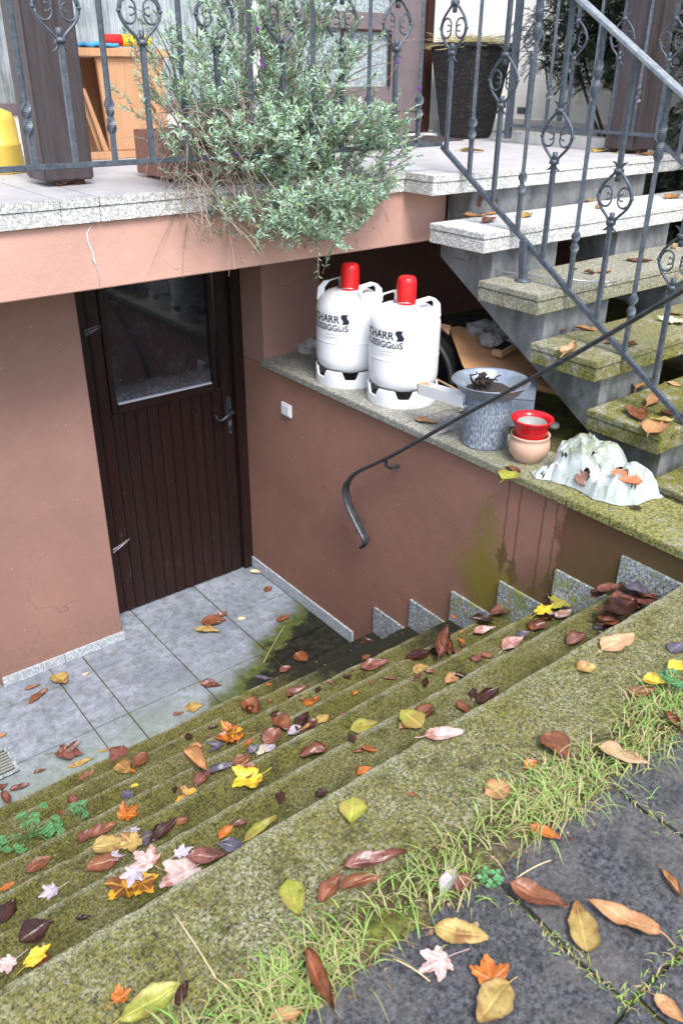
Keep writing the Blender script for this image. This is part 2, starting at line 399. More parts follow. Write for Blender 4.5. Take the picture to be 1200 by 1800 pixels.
def leafmat(name, a, d, spot, rough=.5, vein=None, blot=None, spec=.5):
    m, nt, b = newmat('leaf_'+name, rough, spec=spec); k = N(nt)
    uv = k.coord('UV'); c = k.coord('Object'); u, v, _ = k.sep(uv)
    oi = k.n('ShaderNodeObjectInfo').outputs['Random']
    sh = k.n('ShaderNodeVectorMath', operation='ADD'); k.link(c, sh.inputs[0])
    cb = k.n('ShaderNodeCombineXYZ'); k.link(k.math('MULTIPLY', oi, 40), cb.inputs[0]); k.link(cb.outputs[0], sh.inputs[1]); p = sh.outputs[0]
    n = k.noise(p, 28, 5, .7); n2 = k.noise(p, 120, 4, .8)
    base = k.mix(k.ramp(n, .35, .65), a, d)
    base = k.mix(k.ramp(n2, .52, .66, 0, .55), base, spot)
    if blot: base = k.mix(k.ramp(k.noise(p, 17, 3, .6), .52, .58, 0, .9), base, blot)
    base = k.mix(k.ramp(oi, 0, 1, 0, .22), base, tuple(x*.45 for x in a))
    # veins: |v| small = midrib; oblique side veins
    av = k.math('ABSOLUTE', v)
    sv = k.math('ABSOLUTE', k.math('SINE', k.math('MULTIPLY', k.math('SUBTRACT', u, k.math('MULTIPLY', av, .28)), 32)))
    vn = k.math('MAXIMUM', k.ramp(av, .07, .02), k.math('MULTIPLY', k.ramp(sv, .16, .04), .45))
    vc = vein or tuple(min(1, x*1.4) for x in d)
    base = k.mix(k.math('MULTIPLY', vn, k.ramp(n, .3, .7, .1, .5)), base, vc)
    base = k.mix(k.ramp(k.math('ADD', av, k.math('MULTIPLY', n, .25)), .50, .62, 0, .5), base, tuple(x*.8 for x in spot))
    k.link(base, b.inputs['Base Color'])
    k.bump(b, k.math('ADD', k.math('MULTIPLY', vn, -1), k.math('MULTIPLY', n, .7)), .6, .002)
leafmat('dark', (.022, .008, .005), (.075, .024, .014), (.01, .005, .004), .28)
leafmat('brown', (.13, .040, .015), (.28, .105, .045), (.045, .015, .008), .42)
leafmat('tan', (.36, .165, .060), (.52, .29, .13), (.13, .05, .02), .5)
leafmat('peach', (.45, .25, .12), (.62, .41, .24), (.20, .08, .03), .55)
leafmat('ochre', (.32, .21, .05), (.50, .37, .12), (.16, .07, .02), .5, blot=(.26, .12, .04))
leafmat('yellow', (.66, .44, .015), (.80, .60, .06), (.34, .12, .01), .45, blot=(.42, .20, .02))
leafmat('green', (.25, .28, .03), (.40, .38, .07), (.13, .10, .02), .45, blot=(.30, .20, .05))
leafmat('orange', (.36, .085, .012), (.55, .19, .025), (.12, .025, .008), .4, blot=(.22, .05, .015))
leafmat('gold', (.60, .24, .01), (.70, .38, .02), (.08, .012, .005), .4, blot=(.075, .014, .008))
leafmat('lilac', (.36, .30, .34), (.56, .49, .53), (.20, .13, .13), .5)
leafmat('pink', (.50, .33, .30), (.66, .50, .46), (.30, .11, .07), .5, blot=(.34, .13, .08))
leafmat('rose', (.14, .050, .034), (.27, .11, .08), (.05, .018, .012), .3, blot=(.085, .03, .018))
leafmat('slate', (.06, .05, .07), (.15, .13, .17), (.02, .015, .02), .35)
leafmat('cream', (.55, .48, .32), (.68, .6, .43), (.25, .17, .08), .5)

# ------------------------------------------------------------------ mesh helpers
class B:
    def __init__(s): s.v = []; s.f = []; s.uv = None
    def quadstrip(s, rings, closed=True, cap=True):
        base = len(s.v); n = len(rings[0])
        for r in rings: s.v += [tuple(p) for p in r]
        for i in range(len(rings)-1):
            for j in range(n if closed else n-1):
                a = base+i*n+j; b_ = base+i*n+(j+1) % n
                s.f.append((a, b_, b_+n, a+n))
        if cap and closed:
            s.f.append(tuple(base+j for j in reversed(range(n))))
            s.f.append(tuple(base+(len(rings)-1)*n+j for j in range(n)))
    def box(s, x0, x1, y0, y1, z0, z1):
        b = len(s.v)
        s.v += [(x0, y0, z0), (x1, y0, z0), (x1, y1, z0), (x0, y1, z0), (x0, y0, z1), (x1, y0, z1), (x1, y1, z1), (x0, y1, z1)]
        for q in ((0, 3, 2, 1), (4, 5, 6, 7), (0, 1, 5, 4), (1, 2, 6, 5), (2, 3, 7, 6), (3, 0, 4, 7)): s.f.append(tuple(b+i for i in q))
        return s
    def obox(s, c, ax, ay, az):       # oriented box: centre + half-axis vectors
        b = len(s.v); c = Vector(c); ax = Vector(ax); ay = Vector(ay); az = Vector(az)
        for sz in (-1, 1):
            for sx, sy in ((-1, -1), (1, -1), (1, 1), (-1, 1)): s.v.append(tuple(c+ax*sx+ay*sy+az*sz))
        for q in ((0, 3, 2, 1), (4, 5, 6, 7), (0, 1, 5, 4), (1, 2, 6, 5), (2, 3, 7, 6), (3, 0, 4, 7)): s.f.append(tuple(b+i for i in q))
        return s
    def tube(s, pts, r, seg=8, squash=1., twist=0.):
        pts = [Vector(p) for p in pts]; rr = r if isinstance(r, (list, tuple)) else [r]*len(pts)
        t0 = (pts[1]-pts[0]).normalized(); ref = Vector((0, 0, 1)) if abs(t0.z) < .9 else Vector((1, 0, 0))
        nrm = t0.cross(ref).normalized(); rings = []
        for i, p in enumerate(pts):
            t = (pts[min(i+1, len(pts)-1)]-pts[max(i-1, 0)]).normalized()
            nrm = (nrm-t*nrm.dot(t)).normalized(); bn = t.cross(nrm)
            a0 = twist*i
            rings.append([p+(nrm*cos(a0+2*pi*j/seg)+bn*sin(a0+2*pi*j/seg)*squash)*rr[i] for j in range(seg)])
        s.quadstrip(rings); return s
    def sqtube(s, pts, h, tw=None):   # square bar, half width per point, twist angle per point
        pts = [Vector(p) for p in pts]; hh = h if isinstance(h, (list, tuple)) else [h]*len(pts)
        d = (pts[-1]-pts[0]).normalized(); ref = Vector((1, 0, 0)) if abs(d.x) < .8 else Vector((0, 1, 0))
        a = (ref-d*ref.dot(d)).normalized(); b = d.cross(a); rings = []
        for i, p in enumerate(pts):
            t = tw[i] if tw else 0
            rings.append([p+(a*cos(t+pi/4+j*pi/2)+b*sin(t+pi/4+j*pi/2))*hh[i]*1.414 for j in range(4)])
        s.quadstrip(rings); return s
    def lathe(s, prof, c=(0, 0, 0), seg=40, cap=True):
        c = Vector(c)
        s.quadstrip([[c+Vector((r*cos(2*pi*j/seg), r*sin(2*pi*j/seg), z)) for j in range(seg)] for r, z in prof], True, cap); return s
    def prism(s, poly, axis, a, b):   # polygon in the plane normal to axis, from a to b
        def P(q, t):
            q = list(q); q.insert(axis, t); return tuple(q)
        k = len(s.v); n = len(poly)
        s.v += [P(q, a) for q in poly]+[P(q, b) for q in poly]
        s.f.append(tuple(k+i for i in reversed(range(n)))); s.f.append(tuple(k+n+i for i in range(n)))
        for i in range(n): s.f.append((k+i, k+(i+1) % n, k+n+(i+1) % n, k+n+i))
        return s
    def ball(s, c, r, seg=10, rings=7, sq=(1, 1, 1), rough=0, seed=0):
        c = Vector(c); R_ = []
        for i in range(rings+1):
            t = pi*i/rings; ring = []
            for j in range(seg):
                p = Vector((sin(t)*cos(2*pi*j/seg), sin(t)*sin(2*pi*j/seg), cos(t)))
                k = 1+(rough*noise.noise(p*1.7+Vector((seed, seed*2.1, 0))) if rough else 0)
                ring.append(c+Vector((p.x*sq[0], p.y*sq[1], p.z*sq[2]))*r*k)
            R_.append(ring)
        s.quadstrip(R_, True, False); return s
    def build(s, name, mat, parent=None, smooth=False, bevel=0, loc=None, fix=True):
        me = bpy.data.meshes.new(name)
        o0 = Vector(loc) if loc is not None else (parent_loc(parent) if parent else Vector((0, 0, 0)))
        me.from_pydata([tuple(Vector(p)-o0) for p in s.v], [], s.f)
        if fix:
            bm = bmesh.new(); bm.from_mesh(me); bmesh.ops.remove_doubles(bm, verts=bm.verts, dist=1e-6) if smooth else None
            bmesh.ops.recalc_face_normals(bm, faces=bm.faces)
            if bevel: bmesh.ops.bevel(bm, geom=list(bm.edges), offset=bevel, segments=2, affect='EDGES', clamp_overlap=True)
            bm.to_mesh(me); bm.free()
        if smooth: me.shade_smooth()
        me.materials.append(MATS[mat] if isinstance(mat, str) else mat)
        o = bpy.data.objects.new(name, me); COL.objects.link(o)
        if parent: o.parent = parent
        else: o.location = o0
        return o
def parent_loc(p):
    l = Vector((0, 0, 0))
    while p: l = l+p.location; p = p.parent
    return l
def tag(o, label=None, cat=None, group=None, kind=None):
    if label: o['label'] = label
    if cat: o['category'] = cat
    if group: o['group'] = group
    if kind: o['kind'] = kind
    return o
def thing(name, label, cat, loc=(0, 0, 0), group=None):
    o = bpy.data.objects.new(name, None); COL.objects.link(o); o.location = loc; o.empty_display_size = .1
    return tag(o, label, cat, group)
def smooth_by_angle(o, a=40):
    me = o.data; me.shade_smooth()
    bm = bmesh.new(); bm.from_mesh(me)
    for e in bm.edges:
        if len(e.link_faces) == 2 and e.calc_face_angle(0) > radians(a): e.smooth = False
    bm.to_mesh(me); bm.free()
def bez(p0, p1, p2, n=10, p3=None):
    p0, p1, p2 = Vector(p0), Vector(p1), Vector(p2)
    if p3 is None: return [(p0*(1-t)**2+p1*2*t*(1-t)+p2*t*t) for t in [i/n for i in range(n+1)]]
    p3 = Vector(p3); return [(p0*(1-t)**3+p1*3*t*(1-t)**2+p2*3*t*t*(1-t)+p3*t**3) for t in [i/n for i in range(n+1)]]

# ------------------------------------------------------------------ dimensions
H = 2.1242; E = .078; R = .1847; ZL = 1.2677; G = 1.19; XS = .4356
YN = lambda k: -(.87438+(k-1)*.23721)      # nosing line of cellar tread k
YF = lambda j: -(.63775+.31814)-(j-1)*.3019   # front edge of outdoor tread j
ZT = lambda j: H-j*R
PITX = -2.45

# ------------------------------------------------------------------ ground and floors
g = B()
def sheet(x0, x1, y0, y1, z, o=g):
    k = len(o.v); o.v += [(x0, y0, z), (x1, y0, z), (x1, y1, z), (x0, y1, z)]; o.f.append((k, k+1, k+2, k+3))
sheet(-60, 60, -60, -2.535, G-.014); sheet(-60, PITX-.12, -2.535, 60, G-.03); sheet(2.9, 60, -2.535, 60, G-.03)
sheet(.34, 2.9, -2.535, .34, G-.03); sheet(PITX-.12, 2.9, 3, 60, G-.03)
tag(g.build('ground', 'mossy_soil', fix=False), 'mossy soil around the sunken cellar entrance', kind='structure')
# cellar floor slabs
b = B(); b.box(PITX, .05, -.9, .23, -.12, -.008)
cf = b.build('cellar_floor', 'mossy_soil'); tag(cf, kind='structure')
b = B()
xs_ = [(-2.45, -1.69), (-1.684, -1.264), (-1.26, -1.105), (-1.10, -.75), (-.745, -.379), (-.374, -.012)]
rows = [(.229, -.150), (-.154, -.512), (-.517, -.9)]
for i, (x0, x1) in enumerate(xs_):
    for r_, (y1, y0) in enumerate(rows):
        b.box(x0+.0005, x1-.0005, y0+.0005, y1-.0005, -.05, random.Random(i*7+r_).uniform(-.001, .001))
tl = b.build('cellar_floor_slabs', 'floor_slabs', bevel=.002); tag(tl, kind='structure')

# ------------------------------------------------------------------ pit walls
left = thing('cellar_wall', 'pinkish brown rendered wall left of the cellar door, under the terrace edge', 'wall', (-1.18, 0, 0))
b = B(); b.box(-1.481, -.8845, 0, .30, 0, 2.0); b.build('render', 'pink_render', left, bevel=.006)
b = B(); b.box(-1.474, -1.185, -.012, -.0005, .0, .051); b.box(-1.182, -.878, -.012, -.0005, 0, .051)
b.build('skirting', 'granite_skirting_clean', left, bevel=.002)
rec = thing('recessed_wall', 'grey strip of set-back wall at the far left end of the cellar pit', 'wall', (-2, .3, 0))
b = B(); b.box(-2.6, -1.4815, .26, .4, 0, 2.0); b.build('render', 'white_render', rec)
pe = thing('pit_end_wall', 'concrete end wall closing the stairwell on the left', 'wall', (PITX-.06, -1, 0))
b = B(); b.box(PITX-.12, PITX, -2.535, .26, -.05, G-.02); b.build('render', 'grey_concrete', pe)

side = thing('stairwell_wall', 'long pinkish brown stairwell wall with damp stains, carrying the stone ledge', 'wall', (0, -1, 0))
b = B()
b.prism([(.25, 0), (.25, 1.238), (-2.56, 1.238), (-2.56, 0)], 0, 0, .24)
b.build('render', 'pink_render_stained', side, bevel=.004)
cp = B()
for y0, y1, xe in ((-1.02, -.001, .36), (-1.83, -1.024, .245), (-2.56, -1.834, .245)):
    cp.box(-.022, xe, y0, y1, 1.2385, ZL)
cpo = cp.build('ledge', 'granite_coping', side, bevel=.003); cpo['label'] = 'granite ledge slab on top of the stairwell wall'
# floor skirting and the stepped skirting plates
b = B(); b.box(-.011, -.0005, -.30, .186, 0, .069); b.box(-.011, -.0005, -.72, -.304, 0, .069)
b.build('skirting', 'granite_skirting_clean', side, bevel=.0015)
for k in range(1, 8):
    b = B(); y = YN(k); b.box(-.012, -.0005, y-.262, y, .17*k-.09, .17*k+.134)
    b.build('stepped_skirting', 'granite_skirting', side, bevel=.0015)

# back of the niche
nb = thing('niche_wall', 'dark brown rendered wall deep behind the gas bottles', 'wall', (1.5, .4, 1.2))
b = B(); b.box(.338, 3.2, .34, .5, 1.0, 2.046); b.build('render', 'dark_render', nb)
np_ = thing('niche_pier', 'brown rendered pier above the ledge at the door end of the niche', 'wall', (.17, .1, 1.268))
b = B(); b.box(.0, .338, 0, .36, 1.2382, 2.04); b.build('render', 'pink_render', np_)

# ------------------------------------------------------------------ cellar door
door = thing('cellar_door', 'dark brown boarded cellar door with dusty glass pane', 'door', (-.44, .189, 0))
D = .189
b = B(); b.box(-.95, -.835, D-.0, D+.06, 0, 1.99); b.box(-.058, -.0005, D-.006, D+.06, 0.004, 1.99); b.box(-.835, -.058, D-.004, D+.06, 1.80, 1.99)
fr = b.build('frame', 'door_boards', door, bevel=.003)
b = B(); x = -.832; i = 0
while x < -.066:
    x1 = min(x+.0585, -.062)
    ztop = 1.795
    if x1 > -.70 and x < -.165: ztop = 1.085
    b.box(x+.0014, x1-.0014, D+.012, D+.04, .006, ztop); x = x1; i += 1
lf = b.build('boards', 'door_boards', door, bevel=.0028)
b = B(); b.box(-.83, -.064, D+.03, D+.038, .01, 1.06); b.build('back_panel', 'black_void', door)
b = B()
b.box(-.712, -.685, D+.004, D+.04, 1.086, 1.795); b.box(-.178, -.152, D+.004, D+.04, 1.086, 1.795)
b.box(-.685, -.178, D-.002, D+.04, 1.086, 1.125); b.box(-.685, -.178, D+.004, D+.04, 1.66, 1.795)
b.build('window_frame', 'door_boards', door, bevel=.003)
b = B(); b.box(-.684, -.179, D+.022, D+.027, 1.1255, 1.6595); b.build('pane', 'dusty_glass', door)
b = B(); b.box(-.68, -.182, D+.002, D+.021, 1.1255, 1.1335); 
o = b.build('dust_ledge', 'cobweb', door, bevel=.003)
# handle
hp = B(); prof = []
for i in range(24):
    t = 2*pi*i/24; prof.append((-.098+.019*cos(t)*(1 if sin(t) > 0 else .82), .945+(.098 if sin(t) > 0 else .108)*(abs(sin(t))**.8)*(1 if sin(t) > 0 else -1)))
hp.prism(prof, 1, D+.003, D+.012)
plate = hp.build('handle_plate', 'black_iron', door, bevel=.002)
h = B(); h.tube([(-.092, D+.01, .963), (-.092, D-.03, .963)], .009, 10)
h.tube(bez((-.088, D-.03, .965), (-.12, D-.038, .965), (-.15, D-.036, .945), 8)+bez((-.152, D-.036, .943), (-.185, D-.03, .93), (-.195, D-.03, .97), 8)[1:], [.010]*9+[.009, .008, .008, .0075, .007, .006, .006, .005], 8)
h.build('lever', 'black_iron', plate, smooth=True)
k_ = B(); k_.lathe([(.0085, 0), (.0085, .004)], (0, 0, 0), 12); 
kk = B()
kk.obox((-.097, D+.001, .898), (.007, 0, 0), (0, .003, 0), (0, 0, .014)); kk.tube([(-.097, D+.002, .845), (-.097, D-.002, .845)], .005, 8)
kk.build('keyhole', 'steel_wire', plate)

def cobweb(pts, name, label, seed, n=14):
    rnd = random.Random(seed); b = B(); A, C_ = Vector(pts[0]), Vector(pts[1]); Wd = Vector(pts[2])
    for i in range(n):
        s0 = rnd.uniform(-1, 1); s1 = s0*.35+rnd.uniform(-.4, .4)
        b.tube([A+Wd*s0, (A+C_)/2+Wd*(s0+s1)*.5+Vector((0, -.004, 0)), C_+Wd*s1+(A-C_)*rnd.uniform(0, .5)], .00022, 3)
    return tag(b.build(name, 'cobweb'), label, 'cobweb', 'cobwebs on the cellar door')
cobweb([(-.81, .17, .40), (-.71, .186, .43), (0, 0, .014)], 'cobweb', 'white cobweb tuft at the lower left edge of the cellar door', 1)
cobweb([(-.80, .17, 1.49), (-.71, .186, 1.505), (0, 0, .014)], 'cobweb', 'faint cobweb left of the door pane near the top', 2, 16)

sw = thing('light_switch', 'square white light switch on the stairwell wall', 'switch', (0, -.19, 1.066))
b = B(); b.box(-.010, .0, -.231, -.149, 1.033, 1.100); b.build('cover', 'white_plastic', sw, bevel=.004)
b = B(); b.box(-.016, -.0095, -.222, -.158, 1.041, 1.092); b.build('rocker', 'white_plastic', sw, bevel=.003)

# ------------------------------------------------------------------ cellar steps
st = thing('cellar_steps', 'mossy green concrete steps leading down to the cellar door', 'steps', (-1.1, -1.5, 0))
for k in range(1, 8):
    b = B(); y = YN(k); yb = YN(k+1)
    if k < 7: b.box(PITX, -.013, yb-.02, y, .17*(k-1)-.02, .17*k)
    else: b.box(PITX, .0, -2.535, y, .17*(k-1)-.02, .17*k)
    # soften: subdivide long edges for wear
    o = b.build('step', 'mossy_aggregate', st)
    bm = bmesh.new(); bm.from_mesh(o.data)
    ed = [e for e in bm.edges if abs(e.verts[0].co.x-e.verts[1].co.x) > 1]
    bmesh.ops.subdivide_edges(bm, edges=ed, cuts=190, use_grid_fill=True)
    be = [e for e in bm.edges if e.is_manifold and e.calc_face_angle(0) > 1 and all(v.co.z+0 > .17*k-.01 for v in e.verts)]
    bmesh.ops.bevel(bm, geom=be, offset=.007, segments=2, affect='EDGES')
    for v in bm.verts:
        p = v.co+Vector((-1.1, -1.5, 0)); v.co.y += .004*noise.noise(p*9+Vector((k*3, 0, 0)))+.003*noise.noise(p*34); v.co.z += .002*noise.noise(p*13)+(.0022*noise.noise(p*40) if v.co.z > .17*k-.012 else 0)
        if k == 7 and v.co.y+(-1.5) > -2.33: v.co.y += .02*sin((p.x+2.45)*1.3)*0
    bm.to_mesh(o.data); bm.free(); smooth_by_angle(o, 35)

# ------------------------------------------------------------------ terrace
ter = thing('terrace', 'raised terrace with pale granite edge over a pink rendered beam', 'terrace', (-.5, 0, H))
b = B(); b.box(-4.2, .711, -.458, -.20, 1.8215, H-E); fb = b.build('fascia_beam', 'salmon_render_lit', ter, bevel=.004)
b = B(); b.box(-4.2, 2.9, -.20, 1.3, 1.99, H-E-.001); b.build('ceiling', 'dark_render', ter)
b = B()
for x0, x1 in ((-4.2, -1.072), (-1.070, -.938), (-.935, XS-.001)): b.box(x0, x1, -.478, 1.25, H-.026, H-.0)
b.box(XS+.001, 2.62, -.478-.169, 1.25, H-.026, H)
b.build('slab', 'terrace_tile', ter, bevel=.002)
b = B()
for x0, x1 in ((-4.2, -1.072), (-1.070, -.938), (-.935, XS-.002)): b.box(x0, x1, -.475, -.19, H-E, H-.0285)
b.box(XS+.002, 2.617, -.478-.166, -.19, H-E, H-.0285)
b.build('edge_strip', 'granite_pale', ter, bevel=.0015)
# nosing strip (rough granite look on the top edge of slab)
b = B()
for x0, x1 in ((-4.2, -1.073), (-1.069, -.939), (-.934, XS-.001)): b.box(x0, x1, -.4795, -.44, H-.0255, H+.0006)
b.box(XS+.0015, 2.6215, -.6485, -.61, H-.0255, H+.0006); b.box(XS-.0005, XS+.04, -.6095, -.4805, H-.0255, H+.0006)
b.build('nosing', 'granite_pale', ter)
b = B()
b.tube([(-.966, -.4585, 2.035), (-.985, -.4595, 2.012), (-.986, -.4595, 1.985), (-.975, -.461, 1.945), (-.974, -.461, 1.92), (-.966, -.459, 1.90), (-.963, -.459, 1.83)], [.0015, .0025, .003, .0028, .005, .0015, .001], 6)
b.build('lime_run', 'cobweb', ter, smooth=True)
b = B(); b.box(.715, 2.02, -.60, -.459, 1.80, H-E-.001); b.build('landing_beam', 'grey_concrete', ter, bevel=.004)
for x, z, s_ in ((.775, 1.995, 1), (.868, 1.99, 1.2)):
    b = B(); b.ball((x, -.598, z), .03*s_, 10, 7, (.7, .12, 1.3), .7, x*10); b.build('rust_patch', 'rust', ter, smooth=True)

# ------------------------------------------------------------------ outdoor stairs
os_ = thing('outdoor_stairs', 'open granite stairs with concrete stringers rising to the terrace', 'stairs', (1.3, -1.4, 1.2))
for j in range(1, 6):
    yf = YF(j); z = ZT(j); b = B()
    b.box(XS, 2.62, yf, yf+.318, z-.024, z); b.box(XS+.003, 2.617, yf+.003, yf+.315, z-E, z-.0265)
    o = b.build('tread', 'granite_tread' if j > 1 else 'granite_pale', os_, bevel=.003)
for x0, x1 in ((.55, .962), (1.40, 1.82)):
    P_ = [(-.602, 1.80)] ; P_ = []
    # underside line: z = 1.785 + .61*(y+.602)
    und = lambda y: 1.785+.605*(y+.602)
    P_.append((-.6015, und(-.6015))); P_.append((-.6015, ZT(0)-E-.001))
    P_ = [(-.6015, und(-.6015)), (-.6015, ZT(1)-E-.001)]
    for j in range(1, 6):
        yff = YF(j)+.05; P_.append((yff, ZT(j)-E-.001)); P_.append((yff, (ZT(j+1)-E-.001) if j < 5 else 1.0))
    P_.append((-1.86, 1.0)); P_.append((-1.86, und(-1.86)))
    b = B(); b.prism(P_, 0, x0, x1); b.build('stringer', 'grey_concrete', os_)
rod = B(); rod.tube([(.545, -.70, 1.795), (.58, -.96, 1.775), (.70, -1.18, 1.768), (.79, -1.285, 1.765)], .003, 6); rod.tube([(.775, -1.28, 1.766), (.84, -1.31, 1.764)], .0045, 6)
tag(rod.build('metal_rod', 'steel_wire', smooth=True), 'thin bent metal rod lying across the second outdoor tread', 'rod')

# ------------------------------------------------------------------ railings
BR = .0076
def wave_twist(b, p0, p1, axis_d):
    pass
def bar_with_twists(b, base, top, dir_, twists, h=BR):
    """square bar with swollen corkscrew twists at given heights above base z"""
    p0 = Vector(base); p1 = Vector(top); L = (p1-p0).length; d = (p1-p0)/L
    ts = [0]; hs = [h]; tw = [0]; a = 0
    for z0, z1 in twists:
        ts.append(z0); hs.append(h*.95); tw.append(a)
        n = 22; off = 0
        for i in range(1, n):
            f = i/n; ts.append(z0+(z1-z0)*f); hs.append(h*(.8+.85*abs(sin(pi*f*2.0))**.9)); tw.append(a+f*pi*1.25)
        a += pi*1.25; ts.append(z1); hs.append(h*.95); tw.append(a)
    ts.append(L); hs.append(h); tw.append(a)
    pts = [p0+d*t for t in ts]
    b.sqtube(pts, hs, tw)
def ornament(o, cx, cz, dirv, hgt, wdt=.070):
    """lyre-shaped ring with inner scrolls, collars and leaf tips; dirv = unit vector along the railing"""
    dv = Vector(dirv); C = Vector(cx); up_ = Vector((0, 0, 1)); z1 = cz+hgt; nr = dv.cross(up_)
    def P(s, z, n=0): return C+dv*s+up_*(z-C.z)+nr*n
    b = B()
    for sg in (-1, 1):
        pts = [P(sg*.004, cz), P(sg*.024, cz+hgt*.12), P(sg*.056, cz+hgt*.3), P(sg*wdt, cz+hgt*.5), P(sg*.058, cz+hgt*.70), P(sg*.026, cz+hgt*.9), P(sg*.004, z1)]
        sm = []
        for i in range(len(pts)-1):
            q0 = pts[max(i-1, 0)]; q1 = pts[i]; q2 = pts[i+1]; q3 = pts[min(i+2, len(pts)-1)]
            for t in (0, .33, .66): sm.append(.5*((2*q1)+(q2-q0)*t+(2*q0-5*q1+4*q2-q3)*t*t+(3*q1-q0-3*q2+q3)*t**3))
        sm.append(pts[-1]); b.tube(sm, .0052, 6)
        b.ball(P(sg*wdt, cz+hgt*.5), .0085, 8, 6, (1, 1, .7))
        # inner scroll: down-left / up-right alternately
        f = 1 if sg > 0 else -1
        for hh, dr in ((.47, -1), (.53, 1)):
            q = []; n = 12
            for i in range(n+1):
                t = i/n; ang = t*pi*1.5; rr = .033*(1-.62*t)
                cxs = sg*(wdt-.004-.033); czs = cz+hgt*.5+dr*.004
                q.append(P(cxs+sg*rr*cos(ang), czs+dr*rr*1.15*sin(ang)*1.0))
            b.tube(q, [.0045-.0022*i/n+(.002 if i == n else 0) for i in range(n+1)], 6)
    rg = b.build('scroll_ring', MI, o, smooth=True)
    for zz, dr in ((cz, -1), (z1, 1)):
        b = B()
        b.ball(P(0, zz), .0145, 10, 8, (1, 1, .72)); b.sqtube([P(0, zz-.008), P(0, zz+.008)], .0125)
        for sg in (-1, 1):
            q = bez(P(sg*.006, zz+dr*.006), P(sg*.010, zz+dr*.026), P(sg*.033, zz+dr*.030), 6)
            b.tube(q, [.0058, .006, .0055, .0048, .004, .0028, .001], 6, .55)
        b.sqtube([P(0, zz-dr*.004), P(0, zz-dr*.034)], .0065)
        b.build('collar', MI, o, smooth=True)
MI = 'wrought_iron'
def railing(root, p_base, p_top, kinds, dirv, lows, highs, orn, bad='baluster'):
    for i, (pb, pt, kd) in enumerate(zip(p_base, p_top, kinds)):
        pb = Vector(pb); pt = Vector(pt)
        if kd == 't':
            b = B(); bar_with_twists(b, pb, pt, dirv, [lows, highs]); b.build(bad, MI, root)
        else:
            b = B(); z0, z1 = pb.z+orn[0], pb.z+orn[1]
            b.sqtube([pb, Vector((pb.x, pb.y, z0))], BR); b.sqtube([Vector((pb.x, pb.y, z1)), pt], BR)
            o = b.build(bad, MI, root); ornament(o, Vector((pb.x, pb.y, z0)), z0, dirv, z1-z0)
# terrace railing
tr = thing('terrace_railing', 'wrought iron railing along the terrace edge behind the lavender', 'railing', (-.4, -.53, 2.12))
YR = -.53; XR = .59; ZB = 2.232; ZTOP = 3.13
b = B(); b.sqtube([(-2.6, YR, ZB), (.585, YR, ZB)], .0085); b.build('bottom_rail', MI, tr, bevel=.002)
b = B(); b.box(-2.6, .60, YR-.022, YR+.022, ZTOP, ZTOP+.012); b.build('top_rail', 'lichened_rail', tr, bevel=.003)
xs2 = [-1.153+.1333*i for i in range(-9, 13)]
railing(tr, [(x, YR, ZB) for x in xs2], [(x, YR, ZTOP) for x in xs2], ['t' if i % 2 == 1 else 's' for i in range(22)], (1, 0, 0), (.085, .19), (.68, .78), (.345, .515))
# stair railing
sr = thing('stair_railing', 'wrought iron stair railing with scroll rings sloping down the outdoor stairs', 'railing', (XR, -1.2, 1.75))
SL = .6265
zb = lambda y: 2.222+SL*(y+.53)
b = B(); b.sqtube([(XR, -.53, zb(-.53)), (XR, -2.5, zb(-2.5))], .0095); b.build('bottom_rail', MI, sr, bevel=.002)
zt_ = lambda y: 2.725+.612*(y+1.16)
b = B(); c0 = Vector((XR, -.50, zt_(-.50))); c1 = Vector((XR, -2.5, zt_(-2.5))); dd = (c1-c0)/2
b.obox((c0+c1)/2, dd, (.024, 0, 0), Vector((0, dd.z, -dd.y)).normalized()*.006); b.build('top_rail', 'lichened_rail', sr, bevel=.002)
ys2 = [-.555-.1437*i for i in range(0, 14)]
railing(sr, [(XR, y, zb(y)) for y in ys2], [(XR, y, zt_(y)) for y in ys2], ['s' if i % 2 == 0 else 't' for i in range(14)], (0, 1, 0), (.134, .227), (.665, .79), (.362, .535))
b = B(); b.sqtube([(.575, -1.055, ZT(2)), (.575, -1.04, zb(-1.04)+.01)], .0135); o = b.build('post', MI, sr)
b = B(); b.lathe([(.034, 0), (.033, .006), (.02, .011), (.015, .013)], (.575, -1.055, ZT(2)), 20); b.build('foot_plate', MI, sr, smooth=True)
# far railing
fr_ = thing('far_railing', 'wrought iron railing on the far side of the landing before the white wall', 'railing', (2.0, 0, 2.12))
b = B(); b.sqtube([(2.0, .36, 2.221), (2.0, -.62, 2.221)], .0085); b.sqtube([(2.0, -.62, 2.221), (2.0, -2.3, 2.221-1.68*SL)], .0085); b.build('bottom_rail', MI, fr_)
b = B(); b.sqtube([(2.0, .36, 2.15), (2.0, .36, 3.13)], .0165); b.build('post', MI, fr_)
b = B(); b.box(1.978, 2.022, -.62, .37, 3.12, 3.132); b.obox((2.0, -1.46, 3.126-.84*SL), (.022, 0, 0), (0, .84, .84*SL), (0, 0, .006)); b.build('top_rail', 'lichened_rail', fr_)
ys3 = [.23-.1437*i for i in range(0, 14)]
fz = lambda y: 2.221 if y > -.62 else 2.221+(y+.62)*SL
railing(fr_, [(2.0, y, fz(y)) for y in ys3], [(2.0, y, fz(y)+.9) for y in ys3], ['s' if i % 2 == 0 else 't' for i in range(14)], (0, 1, 0), (.134, .227), (.665, .79), (.345, .52))
b = B(); b.obox((2.02, .29, 2.30), (.006, 0, 0), (0, .028, 0), (0, 0, .018)); b.obox((2.03, .25, 2.30), (.006, 0, 0), (0, .012, 0), (0, 0, .03)); b.build('wall_bracket', 'black_iron', fr_)

